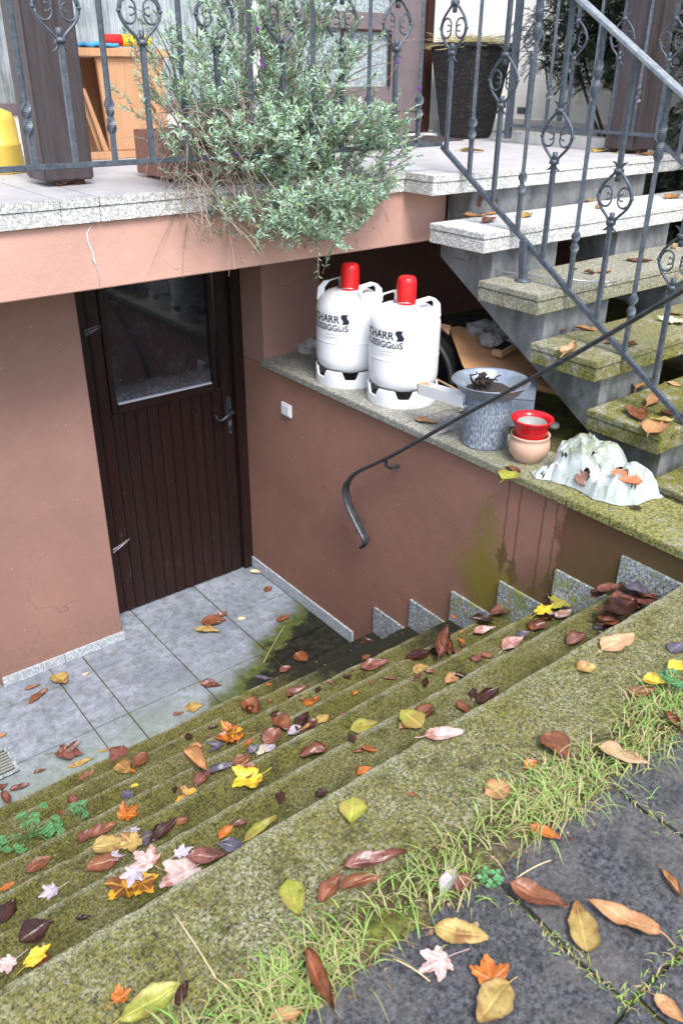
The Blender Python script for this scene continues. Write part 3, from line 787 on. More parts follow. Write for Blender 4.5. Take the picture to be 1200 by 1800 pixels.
# handrail of the cellar steps (forged, curled end)
hr = thing('handrail', 'black forged handrail with a curled end beside the cellar steps', 'handrail', (-.08, -1.2, 1.2))
XH = -.075
pts = [at(1290, 457, 0, XH), at(1000, 628, 0, XH), at(800, 738, 0, XH), at(700, 795, 0, XH), at(660, 815, 0, XH), at(632, 828, 0, XH)]
sl_ = pts[0]-pts[3]
low = [at(618, 838, 0, XH), at(609, 852, 0, XH), at(608, 868, 0, XH), at(614, 890, 0, XH), at(624, 912, 0, XH), at(634, 932, 0, XH), at(641, 945, 0, XH), at(642, 954, 0, XH), at(637, 961, 0, XH), at(632, 963, 0, XH)]
def flatbar(b, P, wx, th):
    """flat bar: width along X, thickness in the YZ bend plane; thickness tapers with lists"""
    rings = []
    for i, p in enumerate(P):
        t = (P[min(i+1, len(P)-1)]-P[max(i-1, 0)]); t.x = 0; t.normalize(); n = Vector((0, -t.z, t.y))
        w_ = wx[i] if isinstance(wx, list) else wx; h_ = th[i] if isinstance(th, list) else th
        rings.append([p+Vector((w_, 0, 0))+n*h_*.4, p+Vector((w_*.6, 0, 0))+n*h_, p-Vector((w_*.6, 0, 0))+n*h_, p-Vector((w_, 0, 0))+n*h_*.4,
                      p-Vector((w_, 0, 0))-n*h_*.4, p-Vector((w_*.6, 0, 0))-n*h_, p+Vector((w_*.6, 0, 0))-n*h_, p+Vector((w_, 0, 0))-n*h_*.4])
    b.quadstrip(rings)
P = pts+low; Q = []
for i in range(len(P)-1):
    q0 = P[max(i-1, 0)]; q1 = P[i]; q2 = P[i+1]; q3 = P[min(i+2, len(P)-1)]
    for t in (0, .25, .5, .75): Q.append(.5*((2*q1)+(q2-q0)*t+(2*q0-5*q1+4*q2-q3)*t*t+(3*q1-q0-3*q2+q3)*t**3))
Q.append(P[-1])
b = B(); n_ = len(Q); flatbar(b, Q, [.012]*(n_-38)+[.0135, .015, .0165, .018, .019]+[.0195]*21+[.0195, .019, .0185, .018, .017, .016, .015, .013, .011, .009, .007, .005], .0065)
b.build('rail', 'black_iron', hr, smooth=True)
b = B(); p = at(678, 806, 0, XH)
b.sqtube([p, p+Vector((0, 0, -.035))], .005); b.sqtube([p+Vector((-.0, 0, -.034)), p+Vector((.03, .004, -.052))], .005); b.tube([p+Vector((.028, 0, -.052)), Vector((.002, p.y+.0, p.z-.052))], .007, 10)
b.build('bracket', 'black_iron', hr)

# ------------------------------------------------------------------ gas bottles
def text_mesh(body, size, mat, ang_right, z, rad, parent, name='print', extr=.0006):
    cu = bpy.data.curves.new('t', 'FONT'); cu.body = body; cu.size = size; cu.align_x = 'RIGHT'; cu.offset = size*.018
    cu.resolution_u = 4
    ob = bpy.data.objects.new('t', cu); COL.objects.link(ob)
    dg = bpy.context.evaluated_depsgraph_get(); me = bpy.data.meshes.new_from_object(ob.evaluated_get(dg))
    bpy.data.objects.remove(ob)
    bm = bmesh.new(); bm.from_mesh(me)
    bmesh.ops.triangulate(bm, faces=bm.faces)
    bmesh.ops.subdivide_edges(bm, edges=[e for e in bm.edges if abs(e.verts[0].co.x-e.verts[1].co.x) > .008], cuts=2)
    for v in bm.verts:
        a = ang_right+v.co.x/rad
        v.co = Vector((rad*cos(a), rad*sin(a), z+v.co.y))
    bm.to_mesh(me); bm.free(); me.materials.clear(); me.materials.append(MATS[mat])
    o = bpy.data.objects.new(name, me); COL.objects.link(o); o.parent = parent; return o
def gas_bottle(loc, label, ang, ang_c=0):
    t = thing('gas_bottle', label, 'gas bottle', loc, 'white gas bottles standing on the ledge')
    L = Vector(loc); rb = .1455
    prof = [(.05, .052), (.09, .056), (.120, .068), (.136, .084), (rb-.0012, .105), (rb, .125), (rb, .15), (rb, .18), (rb, .192), (rb, .196), (rb+.0012, .1985), (rb+.0012, .2015), (rb, .204), (rb, .208), (rb, .22), (rb, .25), (rb, .29), (rb, .325)]
    for i in range(1, 10):
        a = i/9*pi/2; prof.append((.05+(rb-.05)*cos(a)**.85, .325+.078*sin(a)**1.05))
    prof.append((.03, .406))
    b = B(); b.lathe(prof, L, 72); b.build('body', 'white_paint', t, smooth=True)
    # foot ring with trapezoid cut-outs
    b = B(); n = 192; ring = []
    for i in range(n):
        a = 2*pi*i/n; ph = ((a-(ang_c+.05))*6/(2*pi)+.5) % 1; u_ = abs(ph-.5)*2
        top = .074 if u_ > .50 else (.040 if u_ < .30 else .040+.034*(u_-.30)/.20)
        ring.append((a, top))
    rings = [[L+Vector((r_*cos(a), r_*sin(a), z_ if z_ is not None else tp)) for a, tp in ring] for r_, z_ in ((.141, None), (.141, .004), (.147, 0), (.149, .004), (.149, None), (.141, None))]
    b.quadstrip(rings, True, False); fo = b.build('foot_ring', 'white_paint', t); smooth_by_angle(fo, 50)
    b = B(); b.lathe([(.0415, .378), (.0425, .384), (.041, .392), (.040, .49), (.037, .503), (.030, .511), (.012, .515), (.001, .5155)], L, 36)
    b.build('valve_cap', 'red_plastic', t, smooth=True)
    b = B(); b.tube([L+Vector((.052*cos(x), .052*sin(x), .412+.006*sin(x*2))) for x in [i*.3+ang for i in range(20)]], .002, 6)
    b.tube([L+Vector((.05*cos(ang+1.2), .05*sin(ang+1.2), .412)), L+Vector((.09*cos(ang+.9), .09*sin(ang+.9), .425))], .002, 6)
    b.build('safety_wire', 'steel_wire', t, smooth=True)
    for sg in (0, pi):
        a0 = ang+sg; b = B(); W2 = .034
        def HP(r_, s_, z_): return L+Vector((cos(a0)*r_-sin(a0)*s_, sin(a0)*r_+cos(a0)*s_, z_))
        # folded sheet handle: two legs and a sloped band
        path = [(-.078, .118, .355), (-.074, .114, .405), (-.052, .104, .428), (.052, .104, .428), (.074, .114, .405), (.078, .118, .355)]
        rings = []
        for s_, r_, z_ in path:
            rings.append([HP(r_, s_, z_), HP(r_-.026, s_*.85, z_+.006), HP(r_-.026, s_*.85, z_+.0095), HP(r_+.001, s_*1.02, z_+.004)])
        b.quadstrip(rings); b.build('handle', 'white_paint', t)
    return t
cam_dir = lambda p: atan2(CY-p[1], CX-p[0])
B1 = (.150, -.468, ZL); B2 = (.180, -.795, ZL)
for Lc, lab in ((B1, 'white gas bottle with red cap, the farther one nearest the door'), (B2, 'white gas bottle with red cap, the nearer one beside the grey tub')):
    a = cam_dir(Lc)
    t = gas_bottle(Lc, lab, a+.95, a)
    rr = .1465
    # seen from the camera, text runs left->right as the angle increases
    text_mesh('SCHARR', .044, 'dark_print', a-.30, .290, rr, t)
    text_mesh('FLÜSSIGGωS', .037, 'dark_print', a-.03, .255, rr, t)
    # flag-shaped mark: wavy parallelogram
    b = B(); k0 = []
    for i in range(9):
        f = i/8; off = .006*sin(f*2*pi)
        k0.append((f, off))
    rings = []
    for f, off in k0:
        z_ = Lc[2]+.286+f*.042; r2 = rr+.0004
        rings.append([Vector((Lc[0]+q_*cos(a+s_), Lc[1]+q_*sin(a+s_), z_)) for s_, q_ in ((-.23+off/rr+.02*f, r2), (-.05+off/rr+.02*f, r2), (-.05+off/rr+.02*f, r2-.003), (-.23+off/rr+.02*f, r2-.003))])
    b.quadstrip(rings); b.build('flag_mark', 'dark_print', t)
    for zt2, wd in ((.238, .55), (.225, .4), (.318, .5)):
        b = B()
        rnd = random.Random(zt2*100)
        x = a-.75
        while x < a-.75+wd:
            w2 = rnd.uniform(.02, .06); rad = rr if zt2 < .33 else .1475
            z_ = Lc[2]+zt2
            b.quadstrip([[Vector((Lc[0]+q_*cos(x+s_), Lc[1]+q_*sin(x+s_), zz)) for s_, q_ in ((0, rad+.0002), (w2, rad+.0002), (w2, rad-.001), (0, rad-.001))] for zz in (z_, z_+.0028)])
            x += w2+.018
        b.build('small_print', 'faint_print', t)

# ------------------------------------------------------------------ things on the ledge and under the stairs
def cyl_open(b, prof_out, prof_in, c, seg=48):
    b.lathe(prof_out+prof_in, c, seg, False)
PT = (.105, -1.345, ZL)
t = thing('planter_tub', 'blue grey ribbed cylindrical tub on the ledge carrying a metal bowl', 'tub', PT)
b = B(); c = Vector(PT); seg = 96
prof = [(.001, .0), (.079, .0), (.0845, .004), (.0845, .203), (.080, .203), (.077, .02), (.001, .02)]
rings = []
for r_, z_ in prof:
    rings.append([c+Vector(((r_+(.0016*noise.noise(Vector((cos(2*pi*j/seg)*14, sin(2*pi*j/seg)*14, z_*9))) if r_ > .084 else 0))*cos(2*pi*j/seg), r_*sin(2*pi*j/seg), z_)) for j in range(seg)])
b.quadstrip(rings, True, False); o = b.build('wall', 'ribbed_blue_grey', t); smooth_by_angle(o, 50)
BC = (.115, -1.34, ZL+.183)
t = thing('metal_bowl', 'shallow galvanised bowl holding dead plants on top of the ribbed tub', 'bowl', BC)
b = B(); cyl_open(b, [(.001, 0), (.070, .001), (.092, .007), (.112, .022), (.127, .044), (.136, .056), (.143, .060)], [(.142, .062), (.134, .060), (.122, .043), (.105, .022), (.085, .011), (.001, .006)], BC, 56)
o = b.build('shell', 'galvanised', t, smooth=True)
b = B(); b.ball((BC[0], BC[1], BC[2]+.020), .092, 24, 8, (1, 1, .10), .15, 3); b.build('old_soil', 'soil', t, smooth=True)
b = B(); rnd = random.Random(4)
for i in range(14):
    p = Vector((BC[0]-.035+rnd.gauss(0, .014), BC[1]+.02+rnd.gauss(0, .02), BC[2]+.03))
    b.ball(p+Vector((0, 0, rnd.uniform(0, .045))), rnd.uniform(.008, .02), 7, 5, (1, 1, .8), .9, i)
    b.tube(bez(p, p+Vector((rnd.gauss(0, .02), rnd.gauss(0, .02), .05)), p+Vector((rnd.gauss(0, .022), rnd.gauss(0, .022), .05)), 4), .003, 4)
tag(b.build('dead_plant', 'dead_plant', loc=(BC[0], BC[1], BC[2]+.02)), 'black withered plant clump in the metal bowl', 'dead plant')

TP = (.118, -1.545, ZL)
t = thing('clay_pot', 'round pale terracotta pot under the red pot on the ledge', 'pot', TP)
b = B(); cyl_open(b, [(.001, 0), (.045, .0), (.050, .004), (.068, .030), (.0745, .055), (.071, .078), (.065, .088), (.070, .094), (.071, .1)], [(.067, .101), (.060, .09), (.066, .055), (.04, .012), (.001, .012)], TP, 56)
b.build('wall', 'terracotta', t, smooth=True)
RP = (.116, -1.547, ZL+.068)
t = thing('red_pot', 'glossy red glazed flower pot stacked in the terracotta pot', 'pot', RP)
b = B(); cyl_open(b, [(.001, 0), (.044, .0), (.050, .005), (.056, .035), (.0565, .039), (.0585, .042), (.060, .06), (.066, .078), (.0745, .088), (.0755, .093)], [(.072, .095), (.058, .086), (.053, .072), (.050, .06)], RP, 56)
b.build('glaze', 'red_glaze', t, smooth=True)
b = B(); cyl_open(b, [(.0515, .074), (.0515, .078), (.049, .079), (.046, .05), (.043, .05), (.041, .046)], [(.036, .046), (.034, .02), (.001, .02)], RP, 40)
b.build('inner_pots', 'pot_inside', t, smooth=True)

# plastic bag with roof tile shards
def bag():
    from mathutils.geometry import delaunay_2d_cdt
    rnd = random.Random(21)
    low = [at(u, v, 2, ZL) for u, v in ((929, 824), (938, 842), (965, 846), (1003, 858), (1040, 878), (1075, 890), (1118, 890), (1133, 882))]
    rear = [Vector(q) for q in ((.245, -2.02, 0), (.26, -1.93, 0), (.25, -1.80, 0), (.215, -1.70, 0), (.13, -1.655, 0), (.045, -1.665, 0))]
    poly = [(p.x, p.y) for p in low+rear]
    out = []
    for i in range(len(poly)):
        a, c = poly[i], poly[(i+1) % len(poly)]; n = max(1, int(sqrt((a[0]-c[0])**2+(a[1]-c[1])**2)/.022))
        for k in range(n): f = k/n; out.append((a[0]+(c[0]-a[0])*f+rnd.gauss(0, .0035), a[1]+(c[1]-a[1])*f+rnd.gauss(0, .0035)))
    nb_ = len(out); pts = list(out); tries = 0
    while len(pts) < nb_+270 and tries < 20000:
        tries += 1; x, y = rnd.uniform(-.06, .27), rnd.uniform(-2.06, -1.63)
        if inside2(x, y, out) and min((x-q[0])**2+(y-q[1])**2 for q in pts) > .0115**2: pts.append((x, y))
    vs, es, fs, *_ = delaunay_2d_cdt([Vector(p) for p in pts], [(i, (i+1) % nb_) for i in range(nb_)], [], 1, 1e-5)
    V = []
    for q in vs:
        x, y = q.x, q.y
        db = min(seg_d((x, y), out[i], out[(i+1) % nb_]) for i in range(nb_))
        h = 0
        for px_, py_, hh, rx, ry in ((.165, -1.775, .132, .110, .150), (.150, -1.955, .102, .090, .088), (.055, -1.82, .050, .10, .19)):
            d2 = ((x-px_)/rx)**2+((y-py_)/ry)**2; h = max(h, hh*max(0, 1-d2)**.5)
        cr = 1-abs(noise.noise(Vector((x*17, y*17, 2))))*3.2
        edge = min(1, db/.018)
        z = ZL+.003+edge*(h+.008+.012*cr*(.4+h*6)+rnd.uniform(-.005, .006))
        if x < -.020: z = ZL+.004-(-.020-x)*1.1
        V.append((x+rnd.gauss(0, .003)*edge, y+rnd.gauss(0, .003)*edge, max(z, ZL+.0025) if x > -.02 else z))
    b = B(); b.v = V
    holes = [at(u, v, 2, ZL+.06) for u, v in ((1024, 836), (1092, 836))]
    b.f = [tuple(f) for f in fs]
    t = thing('plastic_bag', 'crumpled dirty white plastic bag of broken tiles on the mossy end of the ledge', 'bag', (.13, -1.85, ZL))
    o = b.build('film', 'dirty_white_plastic', t, fix=False)
    bm = bmesh.new(); bm.from_mesh(o.data); bmesh.ops.recalc_face_normals(bm, faces=bm.faces)
    if sum(f.normal.z for f in bm.faces) < 0: bmesh.ops.reverse_faces(bm, faces=bm.faces)
    bmesh.ops.subdivide_edges(bm, edges=bm.edges, cuts=1, use_grid_fill=True)
    for v in bm.verts:
        p = v.co*55; v.co.z += .0022*noise.noise(p); v.co.x += .0015*noise.noise(p+Vector((9, 0, 0)))
    bm.verts.ensure_lookup_table()
    pts0 = [v.co+Vector((.13, -1.85, ZL)) for v in bm.verts]; kill = set()
    for (u, v_, ra) in ((1024, 834, .021), (1090, 822, .016), (1098, 836, .017), (1106, 850, .014), (987, 800, .007), (964, 815, .008), (972, 806, .006), (1000, 845, .006), (1012, 858, .006), (1040, 800, .007), (950, 838, .008)):
        q = hit(u, v_, pts0)
        for f in bm.faces:
            if (f.calc_center_median()+Vector((.13, -1.85, ZL))-q).length < ra: kill.add(f)
    bmesh.ops.delete(bm, geom=list(kill), context='FACES')
    bm.to_mesh(o.data); bm.free(); smooth_by_angle(o, 17)
    return pts0 or [Vector((v.co.x+.13, v.co.y-1.85, v.co.z+ZL)) for v in o.data.vertices]
def hit(u, v, pts):
    o = Vector((CX, CY, CZ)); d = (rt*((u-600)/F)-up*((v-900)/F)+fw).normalized()
    return min(pts, key=lambda q: ((q-o)-d*(q-o).dot(d)).length*6+(q-o).length)
def inside2(x, z, P):
    c = False; n = len(P)
    for i in range(n):
        x1, z1 = P[i]; x2, z2 = P[(i+1) % n]
        if (z1 > z) != (z2 > z) and x < (x2-x1)*(z-z1)/(z2-z1)+x1: c = not c
    return c
def seg_d(p, a, b):
    ax, ay = a; bx, by = b; dx, dy = bx-ax, by-ay; L = dx*dx+dy*dy
    t = 0 if L == 0 else max(0, min(1, ((p[0]-ax)*dx+(p[1]-ay)*dy)/L))
    return sqrt((p[0]-ax-t*dx)**2+(p[1]-ay-t*dy)**2)
bagv = bag()
def shard(u, v, sx, sy, mat, lab, rz, thick=.010, lift=-.004, cat='tile shard'):
    # the tile lies where the sight line through (u, v) meets the bag
    o = Vector((CX, CY, CZ)); d = (rt*((u-600)/F)-up*((v-900)/F)+fw).normalized()
    best = min(bagv, key=lambda q: ((q-o)-d*(q-o).dot(d)).length*6+(q-o).length)
    c = best+Vector((0, 0, lift)); b = B()
    rnd = random.Random(lab); pts = []
    for i in range(9):
        a = 2*pi*i/9; k = rnd.uniform(.75, 1.1); pts.append((cos(a)*sx*k, sin(a)*sy*k))
    m = Matrix.Rotation(rz, 3, 'Z') @ Matrix.Rotation(radians(-42), 3, 'Y')
    for z in (-thick, 0):
        for x, y in pts: b.v.append(tuple(c+m @ Vector((x, y, z-5*x*x))))
    n = 9; b.f.append(tuple(reversed(range(n)))); b.f.append(tuple(range(n, 2*n)))
    for i in range(n): b.f.append((i, (i+1) % n, n+(i+1) % n, n+i))
    tag(b.build('tile_shard', mat, loc=c, bevel=.001), lab, cat, 'tile shards in the plastic bag')
shard(1025, 834, .030, .040, 'brown_tile', 'brown tile shard showing through the middle of the plastic bag', .3, lift=-.008)
shard(1098, 836, .022, .056, 'orange_tile', 'long orange roof tile shard sticking out of the right side of the bag', .1, lift=-.004)

# aluminium profile lying between bottle and tub
t = thing('metal_profile', 'white U-shaped metal profile lying between the near gas bottle and the grey tub', 'profile', (.06, -1.08, ZL))
pa = Vector((.045, -.965, ZL+.040)); pb_ = Vector((.05, -1.262, ZL+.028)); dx = (pb_-pa)/2; nn = Vector((1, 0, 0)); uu = Vector((0, 0, 1))
b = B(); cc = (pa+pb_)/2
pa = at(735, 684, 0, .035); pb_ = at(812, 706, 0, -.0); dx = (pb_-pa)/2; cc = (pa+pb_)/2; dn = dx.normalized(); nn = dn.cross(uu).normalized(); uu = nn.cross(dn)
b.obox(cc, dx, nn*.001, uu*.022); b.obox(cc+nn*.021+uu*.021, dx, nn*.021, uu*.001) if False else None
b.obox(cc-nn*.022-uu*.021, dx, nn*.021, uu*.001); b.obox(cc-nn*.044, dx, nn*.001, uu*.022)
b.build('channel', 'aluminium', t)
b = B(); b.obox(pa-nn*.022-dn*.0, dn*.010, nn*.021, uu*.020); b.build('wooden_plug', 'raw_wood', t)
a1, a2 = at(757, 661, 2, ZL+.10), at(812, 690, 2, ZL+.085)
b = B(); b.obox((a1+a2)/2, (a2-a1)/2, (.002, 0, 0), (0, 0, .0028)); tag(b.build('thin_strip', 'raw_wood', loc=a1), 'thin pale wooden strip lying above the white metal profile', 'strip')

# rubbish behind
t = thing('black_tub', 'large black tub lying on its side behind the near gas bottle', 'tub', (.62, -.62, ZL))
tc = at(700, 690, 2, ZL+.20); tc = Vector((.42, -.62, ZL+.262)); ax = (Vector((CX, CY, CZ))-tc); ax.z = -.1; ax.normalize(); ax = (ax+Vector((-.3, .3, .12))).normalized()
u1 = ax.cross(Vector((0, 0, 1))).normalized(); u2 = u1.cross(ax)
tc = at(706, 668, 1, -.62)
RT = .245
b = B(); rings = []
for r_, h_ in ((RT-.03, -.17), (RT, 0), (RT+.012, .012), (RT-.012, .016), (RT-.022, 0), (RT-.05, -.15)):
    rings.append([tc+ax*h_+(u1*cos(2*pi*j/64)+u2*sin(2*pi*j/64))*r_ for j in range(64)])
b.quadstrip(rings, True, False); b.build('rim', 'black_rubber', t, smooth=True)
b = B(); rings = [[tc-ax*.13+(u1*cos(2*pi*j/64)+u2*sin(2*pi*j/64))*r_ for j in range(64)] for r_ in (RT-.045, .05, .001)]
b.quadstrip(rings, True, False); b.build('base', 'navy_plastic', t)
def sheet_thing(name, pts, th, mat, label, cat, group=None, sub=6, bend=.0):
    pts = [Vector(p) for p in pts]; n = (pts[1]-pts[0]).cross(pts[-1]-pts[0]).normalized()
    if n.z < 0: n = -n
    b = B(); k = len(pts); b.v = [tuple(p) for p in pts]+[tuple(p-n*th) for p in pts]
    b.f = [tuple(range(k)), tuple(reversed(range(k, 2*k)))]+[(i, k+i, k+(i+1) % k, (i+1) % k) for i in range(k)]
    return tag(b.build(name, mat, loc=pts[0]), label, cat, group)
sheet_thing('cardboard_sheet', [at(789, 576, 2, ZL+.17), at(806, 573, 2, ZL+.17), at(905, 600, 2, ZL+.12), at(975, 622, 2, ZL+.07), at(985, 662, 2, ZL+.055), at(880, 655, 2, ZL+.09), at(832, 676, 2, ZL+.085), at(812, 640, 2, ZL+.11)], .006, 'cardboard', 'tan cardboard sheet sloping in the dark behind the bowl', 'cardboard')
sheet_thing('cardboard_piece', [at(880, 650, 2, ZL+.06), at(1000, 655, 2, ZL+.05), at(1010, 700, 2, ZL+.02), at(885, 672, 2, ZL+.02)], .006, 'cardboard', 'lower cardboard piece under the wood offcut behind the bowl', 'cardboard')
sheet_thing('board_corner', [at(768, 567, 2, ZL+.20), at(792, 572, 2, ZL+.20), at(788, 588, 2, ZL+.18), at(776, 580, 2, ZL+.18)], .006, 'raw_wood', 'pale frayed board corner above the black tub rim', 'board')
t = thing('wood_offcut', 'wood offcut with black tarred face on the cardboard', 'wood', at(870, 620, 2, ZL+.12))
p0, p1 = at(872, 622, 2, ZL+.135), at(960, 568, 2, ZL+.20); dn = (p1-p0).normalized(); nn = dn.cross(Vector((0, 0, 1))).normalized(); uu = nn.cross(dn)
b = B(); b.obox((p0+p1)/2, (p1-p0)/2, nn*.026, uu*.013); b.build('batten', 'raw_wood', t, bevel=.001)
b = B(); b.obox((p0+p1)/2+dn*.012-nn*.005+uu*.0145, (p1-p0)/2*.96, nn*.021, uu*.001); b.build('tar_strip', 'tar_black', t)
gb = at(905, 700, 2, ZL+.10)
t = thing('grey_box', 'blue grey metal box behind the ribbed tub and bowl', 'box', (gb.x, gb.y, ZL-.01))
b = B(); q = Vector((.42, -1.28, ZL-.01))
ang = radians(38); ux = Vector((cos(ang), sin(ang), 0)); uy = Vector((-sin(ang), cos(ang), 0))
def gbx(c, a, b_, z0, z1, o): o.obox(c+Vector((0, 0, (z0+z1)/2)), ux*a, uy*b_, Vector((0, 0, (z1-z0)/2)))
q = Vector((.40, -1.20, ZL-.01))
gbx(q, .115, .10, .115, .125, b); gbx(q-ux*.110, .005, .10, 0, .1145, b); gbx(q+ux*.110, .005, .10, .03, .1145, b); gbx(q+uy*.096, .1045, .004, 0, .1145, b); gbx(q-uy*.096-ux*.07, .034, .004, 0, .1145, b)
b.build('shell', 'zinc_box', t, bevel=.003)
rnd = random.Random(9)
for i, (u, v, r_, lab) in enumerate([(842, 574, .045, 'largest pale stone, leftmost of the heap under the stairs'), (868, 572, .038, 'round pale stone second in the heap under the stairs'), (893, 582, .040, 'pale stone against the stringer in the heap under the stairs'), (858, 590, .030, 'small stone lower in the heap under the stairs'), (880, 566, .034, 'grey stone at the back of the heap under the stairs'), (871, 592, .028, 'small dark stone at the front of the heap under the stairs'), (905, 596, .03, 'small stone lowest beside the stringer'), (545, 603, .042, 'grey stone wedged between the far gas bottle and the pier')]):
    p = at(u, v+6, 2, ZL+.16 if u > 600 else ZL+.02)
    b = B(); b.ball(p, r_*1.3, 12, 9, (1.15, 1, .8), .5, i*3.3)
    tag(b.build('stone', 'rock', loc=p), lab, 'stone', 'stones heaped under the stairs')
rub = B(); rub.ball((1.12, -.42, ZL-.10), .36, 24, 12, (1.2, .9, .62), .25, 2.2)
tag(rub.build('rubble_heap', 'soil', smooth=True), 'dark rubble heap under the outdoor stairs', 'rubble', kind='stuff')
b = B(); b.lathe([(.001, 0), (.02, 0), (.024, .008), (.02, .02), (.012, .022), (.010, .012), (.001, .012)], at(972, 752, 2, G+.02), 16)
tag(b.build('plant_saucer', 'pot_inside', loc=at(972, 752, 2, G+.02), smooth=True), 'small grey saucer on the dark ground behind the plastic bag', 'saucer')

# ------------------------------------------------------------------ terrace furniture and house
hw = thing('house_wall', 'white rendered house wall behind the terrace', 'wall', (0, 1.1, H))
b = B(); b.box(-4.2, -.76, 1.10, 1.3, H, 5.2); b.box(.70, .755, 1.10, 1.3, H, 5.2); b.box(2.03, 2.8, 1.10, 1.3, H, 5.2); b.box(-.76, .70, 1.10, 1.3, H, 2.30); b.box(-.76, .70, 1.1, 1.3, 3.45, 5.2); b.box(.755, 2.03, 1.1, 1.3, 4.25, 5.2)
b.box(2.8, 2.95, -3.0, 1.3, .9, 5.2); b.build('render', 'white_render', hw)
b = B(); b.box(2.05, 2.795, 1.088, 1.0995, H, H+.085); b.box(2.786, 2.7995, -.4, 1.087, H, H+.085); b.box(2.06, 2.16, -.33, .42, H, H+.06); b.build('skirting', 'pale_tile', hw, bevel=.002)
wn = thing('window', 'terrace window veiled by a grey streaked net curtain', 'window', (0, 1.1, 2.3))
b = B(); b.box(-.76, .70, 1.14, 1.15, 2.30, 3.45); b.build('curtain', 'net_curtain', wn)
b = B(); b.box(-.76, -.71, 1.09, 1.139, 2.30, 3.45); b.box(.65, .70, 1.09, 1.139, 2.30, 3.45); b.box(-.71, .65, 1.09, 1.139, 2.30, 2.35); b.build('frame', 'brown_door_paint', wn, bevel=.003)
fd = thing('front_door', 'grey brown house door with pebbled glass panels', 'door', (1.4, 1.1, H))
b = B(); b.box(.757, .82, 1.06, 1.2, H, 4.24); b.box(1.955, 2.028, 1.06, 1.2, H, 4.24); b.build('frame', 'door_frame_paint', fd, bevel=.006)
b = B()
for x0, x1 in ((.825, 1.0), (1.70, 1.95)): b.box(x0, x1, 1.10, 1.15, H+.02, 4.2)
for z0, z1 in ((H+.02, 2.41), (2.71, 2.80), (3.6, 4.2)): b.box(1.0, 1.70, 1.10, 1.15, z0, z1)
b.build('leaf', 'brown_door_paint', fd, bevel=.004)
b = B(); b.box(1.0, 1.70, 1.096, 1.0995, 2.28, 2.285); b.box(1.70, 1.95, 1.094, 1.0995, 2.262, 2.268); b.box(1.32, 1.33, 1.085, 1.0995, 2.41, 2.71); b.box(1.688, 1.698, 1.085, 1.0995, 2.41, 2.71); b.box(1.331, 1.687, 1.085, 1.0995, 2.70, 2.71)
b.build('moulding', 'door_frame_paint', fd)
for z0, z1 in ((2.411, 2.709), (2.801, 3.599)):
    b = B(); b.box(1.001, 1.699, 1.12, 1.13, z0, z1); b.build('glass_panel', 'pebbled_glass', fd)
b = B(); b.box(.757, 2.028, .96, 1.059, H, H+.018); b.build('threshold', 'granite_pale', fd)
dm = B(); dm.box(1.15, 1.9, .62, .94, H, H+.012); tag(dm.build('door_mat', 'dark_post_wood', loc=(1.5, .8, H)), 'dark flat mat before the house door', 'mat')

for name, (x0, y0), lab in (('wooden_post', (-.986, -.14), 'dark stained wooden post behind the terrace railing at the left'), ('wooden_post', (2.0, -.51), 'dark wooden post at the far right corner of the landing')):
    t = thing(name, lab, 'post', (x0+.09, y0+.09, H), 'dark wooden roof posts')
    b = B(); b.box(x0, x0+.185, y0, y0+.185, H+.018, 4.6); b.build('beam', 'dark_post_wood', t, bevel=.006)
    for i, (dx_, dy_) in enumerate(((.06, .03), (.14, .04))):
        b = B(); b.ball((x0+dx_, y0+dy_-.01, H+.009), .022, 10, 6, (1.2, .8, .5), .8, i+x0); b.build('rusty_foot', 'rust', t)
# wicker planter
t = thing('wicker_planter', 'tall square black wicker planter in the corner by the house door', 'planter', (2.12, .82, H))
b = B(); q = Vector((2.10, .80, H)); rings = []
for r_, z_ in ((.105, 0), (.115, .02), (.178, .50), (.19, .505), (.19, .525), (.172, .53), (.165, .50), (.12, .45)):
    rings.append([q+Vector((sx*r_, sy*r_, z_)) for sx, sy in ((-1, -1), (1, -1), (1, 1), (-1, 1))])
b.quadstrip(rings); b.build('basket', 'black_wicker', t, bevel=.004)
b = B(); rnd = random.Random(12)
for i in range(420):
    p = q+Vector((rnd.uniform(-.15, .15), rnd.uniform(-.15, .15), .48)); d = Vector((rnd.gauss(0, .05), rnd.gauss(0, .05), rnd.uniform(.03, .13)))
    b.tube([p, p+d*.6, p+d+Vector((d.x, d.y, -.03))], [.0022, .002, .0006], 3)
tag(b.build('dry_grass', 'dry_grass', loc=q+Vector((0, 0, .48)), fix=False), 'straw-coloured dried grass standing in the wicker planter', 'dry plant')
# pine cabinet, cloths, bucket
t = thing('pine_cabinet', 'open pine cabinet with slanting boards behind the railing', 'cabinet', (-.3, .72, H))
b = B(); b.box(-.62, -.02, .68, 1.0, 2.545, 2.58); b.build('top', 'pine', t, bevel=.004)
b = B(); b.prism([(-.355, 2.16), (-.05, 2.16), (-.05, 2.544), (-.375, 2.544)], 1, .70, .72); b.build('front_board', 'pine', t, bevel=.002)
b = B(); b.prism([(-.385, 2.16), (-.36, 2.16), (-.44, 2.42), (-.455, 2.42)], 1, .705, .72); b.prism([(-.40, 2.16), (-.386, 2.16), (-.46, 2.50), (-.50, 2.54)], 1, .73, .745); b.build('slanted_board', 'pine', t)
b = B(); b.box(-.60, -.03, .69, .71, H+.001, 2.158); b.box(-.60, -.58, .71, .98, H+.001, 2.544); b.box(-.05, -.03, .73, .98, H+.001, 2.544); b.box(-.579, -.051, .96, .98, H+.001, 2.544); b.build('carcass', 'pine', t, bevel=.002)
b = B(); n = 26
for j in range(9):
    for i in range(n): b.v.append((-.53+.27*i/(n-1), .70+.25*j/8, 2.588+.012*noise.noise(Vector((i*.35, j*.6, 0)))+.01))
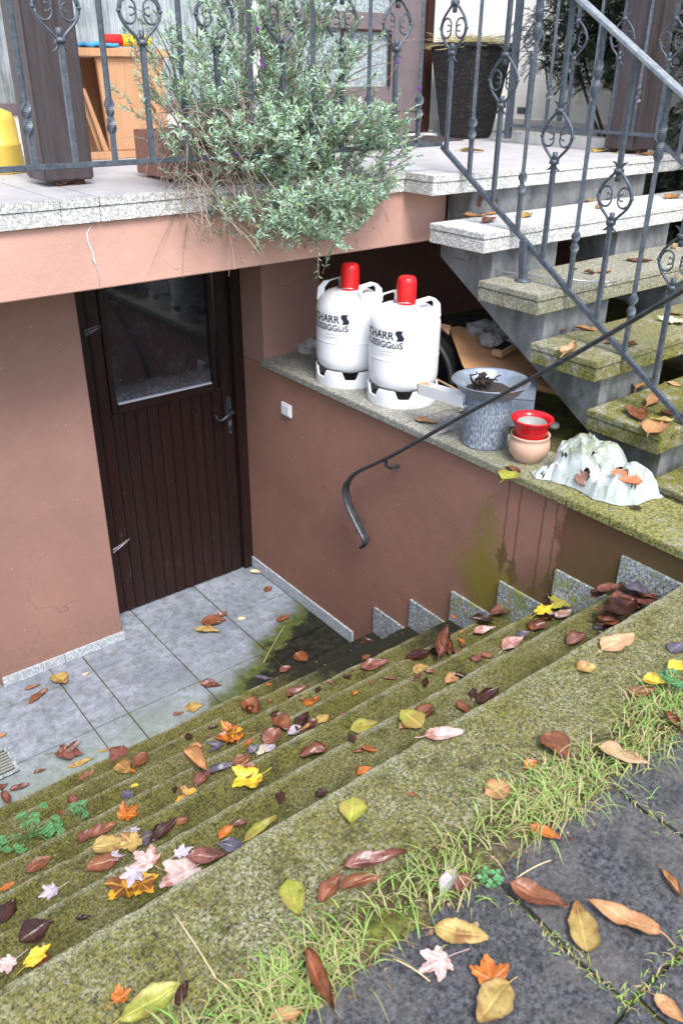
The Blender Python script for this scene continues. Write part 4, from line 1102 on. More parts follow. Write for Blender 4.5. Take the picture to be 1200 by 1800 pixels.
for j in range(8):
    for i in range(n-1): b.f.append((j*n+i, j*n+i+1, (j+1)*n+i+1, (j+1)*n+i))
for (i_, row) in ((0, 0),): pass
o = b.build('blue_cloth', 'blue_cloth', loc=(-.4, .8, 2.58), smooth=True); sm_ = o.modifiers.new('s', 'SOLIDIFY'); sm_.thickness = .014
tag(o, 'folded light blue cloth on the pine cabinet', 'cloth')
t = thing('parasol_bag', 'red and yellow rolled cloth on the pine cabinet', 'rolled cloth', (-.25, .72, 2.58))
b = B(); b.tube([(-.33, .73, 2.612), (-.235, .72, 2.612)], .024, 12); b.build('red_end', 'red_cloth', t, smooth=True)
b = B(); b.tube([(-.2345, .72, 2.612), (-.12, .71, 2.610), (-.10, .71, 2.608)], [.025, .024, .018], 12); b.build('yellow_part', 'yellow_cloth', t, smooth=True)
t = thing('yellow_bucket', 'yellow plastic can standing left of the wooden post', 'bucket', (-.96, .42, H))
q = Vector((-.95, .42, H)); b = B(); b.lathe([(.001, 0), (.085, 0), (.09, .006), (.083, .10), (.086, .105), (.08, .11), (.076, .19), (.066, .22), (.03, .235), (.001, .24)], q, 32); b.build('can', 'yellow_plastic', t, smooth=True)

# ------------------------------------------------------------------ vegetation
def leaflet(b, p, d, L, W, nrm, bend=.15):
    d = d.normalized(); s = d.cross(nrm)
    if s.length < 1e-3: s = d.cross(Vector((1, 0, 0)))
    s.normalize(); n = s.cross(d); k = len(b.v)
    m = p+d*L*.5+n*L*bend*.5; e = p+d*L-n*L*bend*.2
    b.v += [tuple(p), tuple(m+s*W), tuple(e), tuple(m-s*W)]; b.f.append((k, k+1, k+2, k+3))
lav = thing('lavender', 'silvery green lavender bush spilling through the railing over the terrace edge', 'plant', (-.2, -.3, H))
LV = B(); ST = B(); FL = B(); rnd = random.Random(77)
# (pixel-derived) centre line of tips in X,Z at the railing plane
outline = [(-.80, 2.44), (-.76, 2.30), (-.66, 2.16), (-.57, 2.05), (-.41, 1.94), (-.2, 1.98), (-.08, 1.90), (.05, 1.98), (.22, 2.07), (.36, 2.24), (.27, 2.46), (.20, 2.70), (.1, 2.86), (-.2, 2.93), (-.5, 2.93), (-.72, 2.62)]
def inside(x, z, P):
    c = False; n = len(P)
    for i in range(n):
        x1, z1 = P[i]; x2, z2 = P[(i+1) % n]
        if (z1 > z) != (z2 > z) and x < (x2-x1)*(z-z1)/(z2-z1)+x1: c = not c
    return c
def sprig(tip, d, L, sc=1., dens=1.):
    pts = bez(tip-d*L+Vector((0, 0, -.02*L/.12)), tip-d*L*.45, tip, 5)
    ST.tube(pts, [.0012]*5+[.0007], 3)
    n = int(13*dens*L/.11)
    for i in range(n):
        t = .12+.88*i/n; k = min(int(t*5), 4); p = pts[k].lerp(pts[k+1], t*5-k)
        ax = (pts[k+1]-pts[k]).normalized()
        for s_ in range(2+(t > .8)):
            a = rnd.uniform(0, 2*pi); r_ = Vector((cos(a), sin(a), rnd.uniform(-.3, .3)))
            r_ = (r_-ax*r_.dot(ax)).normalized()
            leaflet(LV, p, ax*rnd.uniform(.5, 1.1)+r_*.9, rnd.uniform(.024, .042)*sc*(1.05-.35*t), rnd.uniform(.0020, .0034)*sc, ax, .2)
def lav_depth(z): return -.50-.10*max(0, min(1, (2.5-z)/.4))
cnt = 0
while cnt < 1250:
    x = rnd.uniform(-.84, .46); z = rnd.uniform(1.9, 2.93)
    if not inside(x, z, outline): continue
    # density: denser in the middle/lower right, sparse top centre
    keep = 1.0
    if z > 2.5: keep = .5 if (x < -.0) else .34
    if z > 2.62 and -.62 < x < -.42: keep = .12
    if x < -.55 and z < 2.45: keep = .42
    if x > .12 and z > 2.40: keep = .10
    if z > 2.36 and x < -.60: keep *= .6
    if z < 2.30 and x < -.36: keep *= .35
    if noise.noise(Vector((x*6, z*6, 3))) < -.12: keep *= .35
    if x > .16 and z < 2.25: keep *= .5
    if rnd.random() > keep: continue
    y = rnd.uniform(-.70, -.30) if z < 2.4 else rnd.uniform(-.62, -.25)
    if z < 2.14: y = rnd.uniform(-.72, -.52)
    tip = Vector((x, y, z)); core = Vector((x*.35-.08, -.35, 2.22))
    d = (tip-core); d = Vector((d.x*.7+rnd.gauss(0, .12), d.y*.8+rnd.gauss(0, .08), abs(d.z)*.3+.16+rnd.gauss(0, .08)))
    if z < 2.08: d = Vector((rnd.gauss(0, .3), -.25, rnd.uniform(-.5, .5)))
    sprig(tip, d.normalized(), rnd.uniform(.07, .15)); cnt += 1
# a few feature stems: hanging sprig, right-hand arching stems
for P0, P1, P2 in (((-.10, -.55, 2.02), (-.12, -.60, 1.93), (-.128, -.615, 1.79)), ((.20, -.5, 2.22), (.30, -.56, 2.22), (.44, -.60, 2.285)), ((.18, -.5, 2.25), (.27, -.55, 2.33), (.315, -.56, 2.43)), ((.18, -.5, 2.2), (.30, -.58, 2.19), (.38, -.62, 2.20)), ((.15, -.5, 2.2), (.24, -.55, 2.30), (.36, -.6, 2.38))):
    pts = bez(P0, P1, P2, 12); ST.tube(pts, .0012, 4)
    for i in range(2, 13):
        for s_ in range(3):
            a = rnd.uniform(0, 2*pi); ax = (pts[min(i+1, 12)]-pts[i-1]).normalized(); r_ = Vector((cos(a), sin(a), .2)); leaflet(LV, pts[i], ax*.8+r_*.8, .024, .0024, ax)
# dry woody tangle on the left and underneath
for i in range(800):
    x = rnd.uniform(-.66, -.34) if i < 520 else rnd.uniform(-.5, .3); z = rnd.uniform(2.02, 2.42) if i < 520 else rnd.uniform(2.0, 2.16)
    p = Vector((x, rnd.uniform(-.58, -.30), z)); d = Vector((rnd.gauss(0, .035), rnd.gauss(-.02, .03), rnd.gauss(-.03, .035)))
    ST.tube(bez(p, p+d+Vector((0, 0, .03)), p+d*1.6+Vector((rnd.gauss(0, .03), 0, -.03)), 4), [.0017, .0016, .0014, .0012, .0008], 3)
for i in range(60):   # main woody stems from the box
    x0 = rnd.uniform(-.45, .25); p = Vector((x0, -.15, 2.28)); e = Vector((x0*1.6+rnd.gauss(0, .1), rnd.uniform(-.62, -.3), rnd.uniform(2.05, 2.7)))
    ST.tube(bez(p, Vector(((x0+e.x)/2, -.28, max(2.36, e.z))), e, 8), [.004, .004, .0035, .003, .003, .0025, .002, .0015, .001], 4)
for i in range(46):   # spent flower heads dangling
    x = rnd.uniform(-.62, .12); z = rnd.uniform(1.87, 2.06)
    p = Vector((x, rnd.uniform(-.62, -.5), z+.12)); e = Vector((x+rnd.gauss(0, .03), p.y-.02, z))
    ST.tube(bez(p, p+Vector((rnd.gauss(0, .03), -.02, -.05)), e, 5), .0007, 3)
    for q in range(4): ST.ball(e+Vector((rnd.gauss(0, .003), rnd.gauss(0, .003), rnd.gauss(0, .004))), rnd.uniform(.0025, .0045), 5, 4)
for (u, v) in [(462, 230), (417, 271), (624, 215), (735, 157), (700, 108), (582, 212), (703, 268), (686, 290), (452, 50), (460, 110), (667, 200), (679, 222)]:
    p = at(u, v, 1, -.60)
    FL = B()
    for q in range(14): FL.ball(p+Vector((rnd.gauss(0, .004), rnd.gauss(0, .004), rnd.gauss(0, .006))), rnd.uniform(.0018, .0032), 5, 4)
    ST.tube(bez(p, p+Vector((-.02, .02, -.06)), p+Vector((-.06, .06, -.10)), 5), .0009, 3); FL.build('flower', 'lavender_flower', lav, fix=False)
LV.build('foliage', 'lavender_leaf', lav, fix=False); ST.build('dry_stems', 'dry_stem', lav, fix=False);
t = thing('planter_box', 'reddish wooden planter box holding the lavender', 'planter box', (-.15, -.15, H))
b = B(); b.box(-.553, .22, -.272, -.25, H+.012, H+.17); b.box(-.553, .22, .0, .02, H+.012, H+.17); b.box(-.553, -.531, -.2495, -.0005, H+.012, H+.17); b.box(.198, .22, -.2495, -.0005, H+.012, H+.17)
b.build('boards', 'planter_wood', t, bevel=.002)
b = B(); b.box(-.53, .197, -.249, -.001, H+.02, H+.145); b.build('earth', 'soil', t)

def yew(name, label, boxes, seed, n):
    rnd = random.Random(seed); NB = B(); TB = B()
    c = Vector(boxes[0][0])
    for (ctr, rad, cnt) in boxes:
        ctr = Vector(ctr); rad = Vector(rad)
        for i in range(cnt):
            u_ = Vector((rnd.gauss(0, 1), rnd.gauss(0, 1), rnd.gauss(0, 1))).normalized()*(rnd.random()**.4)
            p = ctr+Vector((u_.x*rad.x, u_.y*rad.y, u_.z*rad.z)); 
            d = Vector((-.5+rnd.gauss(0, .5), rnd.gauss(-.3, .5), rnd.gauss(-.15, .3))).normalized(); L = rnd.uniform(.08, .17)
            q = bez(p, p+d*L*.5+Vector((0, 0, .015)), p+d*L+Vector((0, 0, -.03)), 6); TB.tube(q, .0014, 3)
            for k in range(15):
                f = k/15*6; j = min(int(f), 5); a = q[j].lerp(q[j+1], f-j); ax = (q[j+1]-q[j]).normalized(); sd = ax.cross(Vector((0, 0, 1))).normalized()
                for s_ in (-1, 1): leaflet(NB, a, ax*.7+sd*s_+Vector((0, 0, rnd.uniform(-.2, .3))), rnd.uniform(.022, .034), .0038, Vector((0, 0, 1)), .1)
    t = thing(name, label, 'bush', (c.x, c.y, 1.19))
    for k in range(2):
        e = c+Vector((rnd.gauss(0, .25), rnd.gauss(0, .3), rnd.uniform(-.2, .5))); TB.tube(bez((2.62, -.75, 1.16), (2.6, c.y, 1.9), e, 8), [.02, .018, .016, .013, .011, .009, .007, .005, .002], 6)
    NB.build('needles', 'yew_needles', t, fix=False); TB.build('branches', 'bark', t, fix=False)
yew('yew_bush', 'dark green yew bush in front of the white wall beyond the landing', [((2.48, .16, 2.74), (.24, .52, .34), 1100), ((2.55, -.75, 2.3), (.28, .50, .75), 1200), ((2.55, -.2, 3.05), (.3, .7, .3), 450)], 5, 0)
yew('low_bush', 'low green bush beneath the far end of the landing', [((2.55, -.85, 1.75), (.35, .40, .35), 500)], 15, 0)

# ------------------------------------------------------------------ paving slabs at the top
b = B()
pv = [(-3.4, -1.252, -2.945, -2.635), (-1.243, -.879, -2.938, -2.64), (-.871, .5, -2.94, -2.635), (-3.4, -1.23, -3.6, -2.952), (-1.221, .5, -3.6, -2.948)]
rg = random.Random(3)
for x0, x1, y0, y1 in pv: b.box(x0, x1, y0, y1, G-.05, G-.004+rg.uniform(-.002, .002))
pvo = b.build('top_paving', 'dark_paving')
bm = bmesh.new(); bm.from_mesh(pvo.data)
for _ in range(5): bmesh.ops.subdivide_edges(bm, edges=[e for e in bm.edges if e.calc_length() > .035], cuts=1, use_grid_fill=True)
for v in bm.verts:
    q = v.co.copy(); v.co.x += .010*noise.noise(q*11)+.004*noise.noise(q*40); v.co.y += .010*noise.noise(q*11+Vector((7, 3, 0)))+.004*noise.noise(q*40+Vector((1, 9, 0)))
    if q.z > G-.02: v.co.z += .004*noise.noise(q*7)+.0015*noise.noise(q*30)
bm.to_mesh(pvo.data); bm.free(); smooth_by_angle(pvo, 40); tag(pvo, kind='structure')
# bumpy moss/soil strip between the platform and the slabs
b = B(); nx, ny = 260, 16
for j in range(ny+1):
    for i in range(nx+1):
        x = -2.5+3.1*i/nx; fy = j/ny; y = -2.528-.15*fy
        z = G-.028+.022*sin(pi*fy)**.5*(1+.6*noise.noise(Vector((x*9, y*14, 0))))+.008*noise.noise(Vector((x*40, y*40, 3)))
        b.v.append((x, y, z))
for j in range(ny):
    for i in range(nx): a = j*(nx+1)+i; b.f.append((a, a+1, a+nx+2, a+nx+1))
tag(b.build('moss_strip', 'mossy_soil', smooth=True, fix=False), 'mossy soil strip between the top step and the dark paving', 'moss', kind='stuff')

def grass(n, fn, seed, L0=.05, L1=.13, lean=(0, 0), w=.0011):
    rnd = random.Random(seed); b = B()
    for i in range(n):
        x, y, z, hs = fn(rnd)
        L = rnd.uniform(L0, L1)*hs; a = rnd.uniform(0, 2*pi); dr = Vector((cos(a)+lean[0], sin(a)+lean[1], 0)).normalized()
        pts = bez((x, y, z), Vector((x, y, z))+dr*L*.25+Vector((0, 0, L*rnd.uniform(.35, .75))), Vector((x, y, z))+dr*L*rnd.uniform(.6, .95)+Vector((0, 0, L*rnd.uniform(-.05, .3))), 5)
        s = Vector((-dr.y, dr.x, 0)); k = len(b.v); ww = w*rnd.uniform(.7, 1.5)
        for q, p in enumerate(pts):
            p.z = max(p.z, z+.001); wd = ww*(1-(q/5)**2*.95); b.v += [tuple(p+s*wd), tuple(p-s*wd)]
        for q in range(5): b.f.append((k+2*q, k+2*q+1, k+2*q+3, k+2*q+2))
    return b
def fn_strip(r):
    while True:
        x = r.uniform(-2.15, -.2); 
        dn_ = .42+.95*noise.noise(Vector((x*4.5, 0, 2)))
        if x < -1.9: dn_ *= .3
        if r.random() < dn_: break
    return x, -2.585+r.gauss(0, .032), G-.012, 1.0
gr = grass(2500, fn_strip, 1, .03, .115, (.1, .3), .0012); tag(gr.build('grass', 'grass_blades', fix=False), 'green and straw grass growing along the edge of the top step', 'grass', kind='stuff')
def fn_j(r):
    k = r.random()
    if k < .4: return r.gauss(-1.25, .008), r.uniform(-2.98, -2.70), G-.01, .6
    if k < .8: return r.uniform(-1.25, -.95), r.gauss(-2.94, .01), G-.01, .75
    return r.gauss(-.875, .012), r.uniform(-2.85, -2.66), G-.01, .8
gr = grass(330, fn_j, 2, .015, .05, (0, 0), .001); tag(gr.build('joint_grass', 'grass_blades', fix=False), 'small grass tufts in the joints of the dark paving', 'grass', kind='stuff')
gr = grass(130, lambda r: (r.gauss(-.72, .10), r.gauss(-2.62, .03), G-.01, 1), 5, .05, .13, (.2, -.3)); tag(gr.build('tall_grass', 'grass_blades', fix=False), 'longer grass blades at the right end of the step edge', 'grass', kind='stuff')
gr = grass(1300, lambda r: (r.uniform(-2.1, -.3), -2.595+r.gauss(0, .034), G-.014, .8), 9, .02, .06, (0, 0), .0012); tag(gr.build('dead_grass', 'leaf_litter', fix=False), 'dead brown grass thatch along the edge of the top step', 'grass', kind='stuff')
# long straws
for i, (u0, v0, u1, v1, z, lab) in enumerate([(905, 1545, 968, 1512, G, 'pale dry stalk standing behind the curled leaf on the paving'), (690, 1685, 755, 1725, G, 'dry straw across the grass near the bottom'), (305, 1605, 380, 1720, G, 'thin straw lying on the top step at the left'), (463, 1165, 500, 1100, 0, 'yellow straw in the black slime corner of the floor')]):
    p0, p1 = at(u0, v0, 2, z+.004), at(u1, v1, 2, z+.004); b = B()
    b.tube(bez(p0, (p0+p1)/2+Vector((0, 0, .012)), p1, 6), .0014, 5); tag(b.build('straw', 'straw', loc=p0, smooth=True), lab, 'straw', 'loose dry straws')
for i, (u, v, z, lab) in enumerate([(960, 1640, G, '')]): pass
tw_ = B(); p0, p1 = at(325, 1735, 2, G+.01), at(308, 1672, 2, G+.02); tw_.tube(bez(p0, p0+Vector((.01, .03, .03)), p1, 6), .0015, 5)
tag(tw_.build('twig', 'bark', loc=p0), 'thin dark curved stalk standing by the yellow leaf at the bottom left', 'twig')
tw_ = B(); p0, p1 = at(487, 1360, 2, .852), at(490, 1325, 2, .86); tw_.tube(bez(p0, p0+Vector((-.01, .02, .02)), p1, 6), .0016, 5)
tag(tw_.build('twig', 'bark', loc=p0), 'short dark twig on the cellar step below the curled red leaf', 'twig')
# parsley-like weeds
def weed(p, label, n, R_, seed):
    rnd = random.Random(seed); b = B(); s = B(); p = Vector(p)
    for i in range(n):
        a = rnd.uniform(0, 2*pi); r_ = R_*sqrt(rnd.random()); e = p+Vector((cos(a)*r_, sin(a)*r_, rnd.uniform(.015, .05)))
        s.tube(bez(p, p+Vector((cos(a)*r_*.4, sin(a)*r_*.4, .05)), e, 5), .0009, 4)
        for k in range(7):
            a2 = a+(k-3)*.55; c_ = e+Vector((cos(a2), sin(a2), rnd.uniform(-.1, .15)))*.009
            for m_ in range(3):
                a3 = a2+(m_-1)*.6; d = Vector((cos(a3), sin(a3), rnd.uniform(-.2, .2))); leaflet(b, c_, d, .009, .003, Vector((0, 0, 1)), .1)
            leaflet(b, e, c_-e, .011, .0022, Vector((0, 0, 1)))
    t = thing('weed', label, 'weed', p, 'parsley-leaved weeds on the cellar steps')
    b.build('leaves', 'weed_leaf', t, fix=False); s.build('stalks', 'weed_leaf', t, fix=False)
weed(at(55, 1475, 2, .51), 'bright green parsley-leaved weed at the left end of the cellar steps', 22, .085, 3)
weed(at(141, 1440, 2, .51), 'single small green weed sprig right of the large weed', 4, .018, 4)
b = B(); p = at(532, 1140, 2, 0) ; mp = at(532, 1110, 2, 0)
# drain
t = thing('drain_grate', 'small green-stained plastic drain grate in the floor at the left edge', 'drain', (-1.66, -.47, 0))
b = B(); b.box(-1.75, -1.595, -.565, -.40, 0.001, .004)
b.build('pit', 'black_void', t)
b = B(); b.box(-1.75, -1.735, -.565, -.40, .0045, .012); b.box(-1.61, -1.595, -.565, -.40, .0045, .012); b.box(-1.7345, -1.6105, -.565, -.55, .0045, .012); b.box(-1.7345, -1.6105, -.415, -.40, .0045, .012)
b.build('frame', 'granite_skirting', t, bevel=.001)
for i in range(7):
    b = B(); y = -.538+i*.0172; b.box(-1.734, -1.611, y, y+.008, .005, .011); b.build('slat', 'pot_inside', t)
b = B(); b.lathe([(.001, 0), (.012, .002), (.014, .01), (.010, .02), (.004, .027), (.001, .028)], at(1182, 437, 2, ZT(2)), 14)
tag(b.build('snail_shell', 'snail', loc=at(1182, 437, 2, ZT(2)), smooth=True), 'brown snail shell on the second outdoor tread', 'snail shell')
b = B(); b.lathe([(.001, 0), (.012, .002), (.015, .01), (.010, .02), (.004, .027), (.001, .028)], at(1050, 367, 2, ZT(1)), 14)
tag(b.build('snail_shell', 'snail', loc=at(1050, 367, 2, ZT(1)), smooth=True), 'brown snail shell on the top outdoor tread behind a scroll ring', 'snail shell')

# ------------------------------------------------------------------ fallen leaves
def leaf_mesh(kind, L, wr, curl, seed):
    """leaf lying in XY, base at the origin, tip toward +Y"""
    rnd = random.Random(seed); v = []; f = []; uv = []
    def disp(x, y):
        """curl, waviness"""
        t = y/L; s = x/(L*.5)
        z = curl*L*(.34*s*s+.30*(t-.45)**2*(1 if curl > 0 else .5))
        z += L*.05*noise.noise(Vector((t*2.6+seed, s*2.2, seed*.7)))*(1+1.4*abs(curl))
        z += L*.022*noise.noise(Vector((t*8+seed, s*6, 4)))*(1+abs(s)*2)
        return z
    if kind == 'oval':
        n, m = 16, 8
        for i in range(n+1):
            t = i/n; w_ = wr*.5*L*(sin(pi*min(1, t**.85))**.75)*(1-.25*t)*1.12*(1+.24*noise.noise(Vector((t*3.2, seed*3, 0)))+.13*noise.noise(Vector((t*15, seed, 1))))
            if i == n: w_ = 0
            for j in range(m+1):
                s = -1+2*j/m; x = s*w_*(1+.07*noise.noise(Vector((t*7, s*2, seed)))); y = t*L+.02*L*noise.noise(Vector((s*2, t*3, seed)))
                c = abs(curl); 
                # roll the sides upward for strong curl
                k_ = min(1.5, c*1.25)
                if k_ > .05:
                    ang = s*k_*1.3; rad = w_/(k_*1.3) if k_ else 0
                    xx = rad*sin(ang); zz = rad*(1-cos(ang))
                else: xx, zz = x, 0
                z = zz*(1 if curl >= 0 else -1)+L*.07*noise.noise(Vector((t*2.6+seed, s*1.5, seed*.7)))*(1+c)+curl*L*.18*(t-.4)**2*2+L*.012*noise.noise(Vector((t*9+seed, s*5, 4)))
                v.append([xx*(x/(s*w_) if abs(s*w_) > 1e-6 else 1), y, z]); uv.append((t*1.0, s*.5*max(.15, 1)))
        for i in range(n):
            for j in range(m): a = i*(m+1)+j; f.append((a, a+1, a+m+2, a+m+1))
    else:
        lobes = {'maple': [(0, 1.0, .30), (.95, .86, .30), (-.95, .86, .30), (1.95, .52, .28), (-1.95, .52, .28)],
                 'star': [(0, 1.0, .29), (.85, .84, .27), (-.85, .84, .27), (1.75, .55, .24), (-1.75, .55, .24)]}[kind]
        base = .46 if kind == 'maple' else .30
        n = 96; c0 = (0, .33*L); rings = 5
        def rad(a):
            r_ = base
            for la, lr, lw in lobes:
                d = abs((a-la+pi) % (2*pi)-pi)
                tri = max(0, 1-d/(lw*2.1)); r_ = max(r_, base+(lr-base)*tri**(.8 if kind == 'maple' else .75)*(1+.10*sin(d*26)))
            back = abs((a-pi+pi) % (2*pi)-pi); 
            if abs(abs(a)-pi) < .28: r_ *= .55+.45*abs(abs(a)-pi)/.28
            return r_*(1+.05*noise.noise(Vector((a*4, seed, 0))))
        v.append([c0[0], c0[1], 0]); uv.append((0, 0))
        for q in range(1, rings+1):
            for i in range(n):
                a = -pi+2*pi*i/n; r_ = rad(a)*q/rings*.66*L
                x = sin(a)*r_; y = c0[1]+cos(a)*r_; v.append([x*wr*1.15, y, 0])
                dm = min(abs((a-la+pi) % (2*pi)-pi) for la, lr, lw in lobes); uv.append((r_/L*.9, dm*r_/L*1.4))
        for i in range(n):
            f.append((0, 1+i, 1+(i+1) % n))
            for q in range(rings-1): a = 1+q*n+i; b_ = 1+q*n+(i+1) % n; f.append((a, a+n, b_+n, b_))
        for p in v: p[2] = disp(p[0], p[1])+(.10*L*curl*noise.noise(Vector((p[0]/L*5, p[1]/L*5, seed))))
    zc = min(p[2] for p in v)
    for p in v: p[2] -= zc-.0008
    # petiole
    k = len(v); pl = L*.22 if kind == 'oval' else L*.4; r_ = max(.0007, L*.010)
    z0 = v[0][2] if kind != 'oval' else v[4][2]; y0 = .02*L if kind == 'oval' else .33*L; sx = rnd.uniform(-.3, .3)*pl
    ps = [(0, y0, z0+.0005), (sx*.2, y0-(y0+pl)*.5, max(.002, z0*.6)), (sx, -pl, .002)]
    for p in ps:
        for q in range(4): v.append([p[0]+r_*cos(q*pi/2), p[1], p[2]+r_*sin(q*pi/2)]); uv.append((.02, 0))
    for i in range(2):
        for q in range(4): a = k+i*4+q; b_ = k+i*4+(q+1) % 4; f.append((a, b_, b_+4, a+4))
    return v, f, uv
SURF = {'g': G, 'p': G, 't6': 1.02, 't5': .85, 't4': .68, 't3': .51, 't2': .34, 't1': .17, 'f': 0., 'o1': ZT(1), 'o2': ZT(2), 'o3': ZT(3), 'o4': ZT(4), 'l': H, 'c': ZL, 'v': 2.45}
SN = {'g': 'the dark paving', 'p': 'the top step', 't6': 'the second highest cellar step', 't5': 'the third highest cellar step', 't4': 'the fourth highest cellar step', 't3': 'the fifth highest cellar step', 't2': 'the second lowest cellar step', 't1': 'the lowest cellar step', 'f': 'the cellar floor', 'o1': 'the top outdoor tread', 'o2': 'the second outdoor tread', 'o3': 'the third outdoor tread', 'o4': 'the fourth outdoor tread', 'l': 'the terrace landing', 'c': 'the stone ledge'}
CN = {'dark': 'dark wet', 'brown': 'brown', 'tan': 'tan', 'peach': 'pale peach', 'ochre': 'ochre', 'yellow': 'bright yellow', 'green': 'yellow-green', 'orange': 'orange', 'gold': 'gold and dark red', 'lilac': 'pale lilac', 'pink': 'pale pinkish', 'rose': 'shiny reddish brown', 'slate': 'slate purple', 'cream': 'cream'}
L_ = []; LD = []
def LF(u0, v0, u1, v1, wr, kind, col, surf, curl, where, lift=0.): L_.append((u0, v0, u1, v1, wr, kind, col, surf, curl, where, lift))
o_, m_, s_ = 'oval', 'maple', 'star'
# dark paving and grass
LF(1158, 1645, 1030, 1592, .36, o_, 'tan', 'g', .25, 'right one of the touching pair', .004)
LF(1032, 1678, 1012, 1585, .52, o_, 'ochre', 'g', .2, 'left, upright one of the touching pair')
LF(762, 1634, 857, 1656, .50, o_, 'ochre', 'g', .3, 'lying alone left of centre')
LF(797, 1678, 735, 1712, .85, s_, 'pink', 'g', .2, 'pointed, below the single ochre leaf')
LF(893, 1730, 838, 1800, .62, o_, 'ochre', 'g', .12, 'lowest one, over an orange-brown maple leaf', .006)
LF(868, 1745, 852, 1682, 1.0, m_, 'orange', 'g', .3, 'half hidden under the lowest ochre leaf')
LF(895, 1560, 995, 1605, .48, o_, 'brown', 'g', .5, 'curled, beside the small clover')
LF(928, 1453, 985, 1478, .42, o_, 'orange', 'g', .3, 'alone below the long grass')
LF(1163, 1530, 1198, 1583, .42, o_, 'tan', 'g', 1.0, 'folded, near the right edge')
LF(1050, 1314, 1136, 1346, .48, o_, 'peach', 'g', .55, 'large curled one at the right grass tuft', .01)
LF(955, 1292, 1001, 1335, .85, o_, 'brown', 'p', .3, 'broad one at the grass edge right of centre', .006)
LF(1148, 1752, 1200, 1800, .6, o_, 'tan', 'g', .3, 'cut by the bottom right corner')
LF(540, 1682, 588, 1790, .36, o_, 'brown', 'g', .9, 'long curled one standing in the grass', .02)
LF(478, 1790, 530, 1782, .6, o_, 'tan', 'g', .4, 'at the bottom edge in the grass', .012)
LF(213, 1797, 318, 1732, .46, o_, 'green', 'p', .35, 'largest one at the bottom left', .004)
LF(197, 1765, 232, 1742, .9, m_, 'orange', 'p', .7, 'small crumpled one at the bottom left')
LF(312, 1775, 330, 1728, .6, o_, 'dark', 'p', .9, 'curled at the tip of the largest green leaf')
LF(604, 1528, 714, 1507, .34, o_, 'rose', 'p', .55, 'long one at the grass edge below centre', .01)
LF(598, 1562, 668, 1545, .5, o_, 'brown', 'g', .8, 'crumpled below the long reddish leaf', .015)
LF(852, 1398, 900, 1382, .85, o_, 'tan', 'p', .2, 'half covered by grass blades', .002)
LF(920, 1354, 944, 1342, .8, o_, 'orange', 'p', .5, 'small one above the grass edge')
LF(1012, 1178, 1047, 1176, 1.0, o_, 'ochre', 'p', .5, 'small rounded one on its right half')
LF(1056, 1143, 1114, 1123, .62, o_, 'peach', 'p', .25, 'smooth one at its upper right end')
LF(1128, 1195, 1168, 1205, .95, o_, 'yellow', 'g', .5, 'broad one by the weeds at the right edge', .012)
LF(1104, 1222, 1150, 1215, .6, o_, 'brown', 'g', .3, 'under the yellow leaf at the right edge', .004)
LF(1176, 1178, 1200, 1166, .9, o_, 'yellow', 'g', .3, 'cut by the right edge of the photo', .012)
LF(1166, 1256, 1197, 1298, .5, o_, 'brown', 'g', 1.0, 'curled like a tube at the right edge', .01)
LF(1176, 1148, 1200, 1132, .8, o_, 'slate', 'g', .3, 'at the right edge above the yellow leaf')
LF(1156, 1292, 1178, 1274, .8, o_, 'dark', 'g', .4, 'under the tube-curled leaf')
LF(1003, 1396, 1029, 1402, .6, o_, 'dark', 'g', .6, 'small one in the grass shadow right of centre')
LF(775, 1572, 800, 1532, .6, o_, 'lilac', 'g', .6, 'left one of a small pair in the grass', .01)
LF(802, 1568, 826, 1535, .7, o_, 'rose', 'g', .6, 'right one of a small pair in the grass', .01)
LF(745, 1298, 815, 1287, .52, o_, 'pink', 'p', .3, 'on its edge near the middle', .002)
LF(622, 1404, 616, 1453, .80, o_, 'green', 'p', .2, 'small rounded one near the middle')
LF(507, 1548, 525, 1612, .66, o_, 'green', 'p', .15, 'larger rounded one left of the grass')
LF(560, 1592, 600, 1545, .7, o_, 'brown', 'p', .9, 'crumpled beside the rounded green leaf', .008)
LF(715, 1395, 735, 1402, .5, o_, 'brown', 'p', .4, 'tiny fragment before the grass')
# second highest
LF(430, 1482, 487, 1440, .40, o_, 'green', 't6', .6, 'with a brown tip, against the riser')
LF(384, 1486, 433, 1492, .65, o_, 'slate', 't6', .4, 'beside the green leaf with the brown tip')
LF(330, 1510, 398, 1506, .62, o_, 'rose', 't6', .4, 'right of the big washed-out leaf', .006)
LF(352, 1520, 281, 1562, .95, m_, 'pink', 't6', .2, 'biggest washed-out one')
LF(302, 1508, 340, 1490, .7, s_, 'lilac', 't6', .3, 'behind the biggest washed-out leaf')
LF(278, 1528, 236, 1500, .95, s_, 'pink', 't6', .3, 'star-shaped one left of the washed-out leaf', .012)
LF(242, 1518, 226, 1562, .8, s_, 'lilac', 't6', .3, 'star-shaped one pointing down', .02)
LF(236, 1542, 192, 1588, .9, m_, 'gold', 't6', .4, 'torn dark one below the lilac star leaf', .004)
LF(238, 1545, 270, 1570, 1.0, m_, 'gold', 't6', .3, 'yellow spotted one right of the lilac star leaf', .010)
LF(741, 1280, 704, 1252, .95, o_, 'green', 't6', .2, 'bright one near the middle', .006)
LF(732, 1266, 758, 1242, .8, o_, 'brown', 't6', .7, 'crumpled at the bright green leaf')
LF(748, 1262, 762, 1248, .6, o_, 'rose', 't6', .5, 'tiny one right of the bright green leaf')
LF(802, 1236, 826, 1257, .62, o_, 'brown', 't6', .6, 'ribbed one leaning at the riser in the middle')
LF(839, 1240, 876, 1217, .65, o_, 'dark', 't6', .8, 'folded one against the riser right of the ribbed leaf')
LF(628, 1364, 654, 1352, .9, o_, 'orange', 't6', .8, 'small curled one left of the middle')
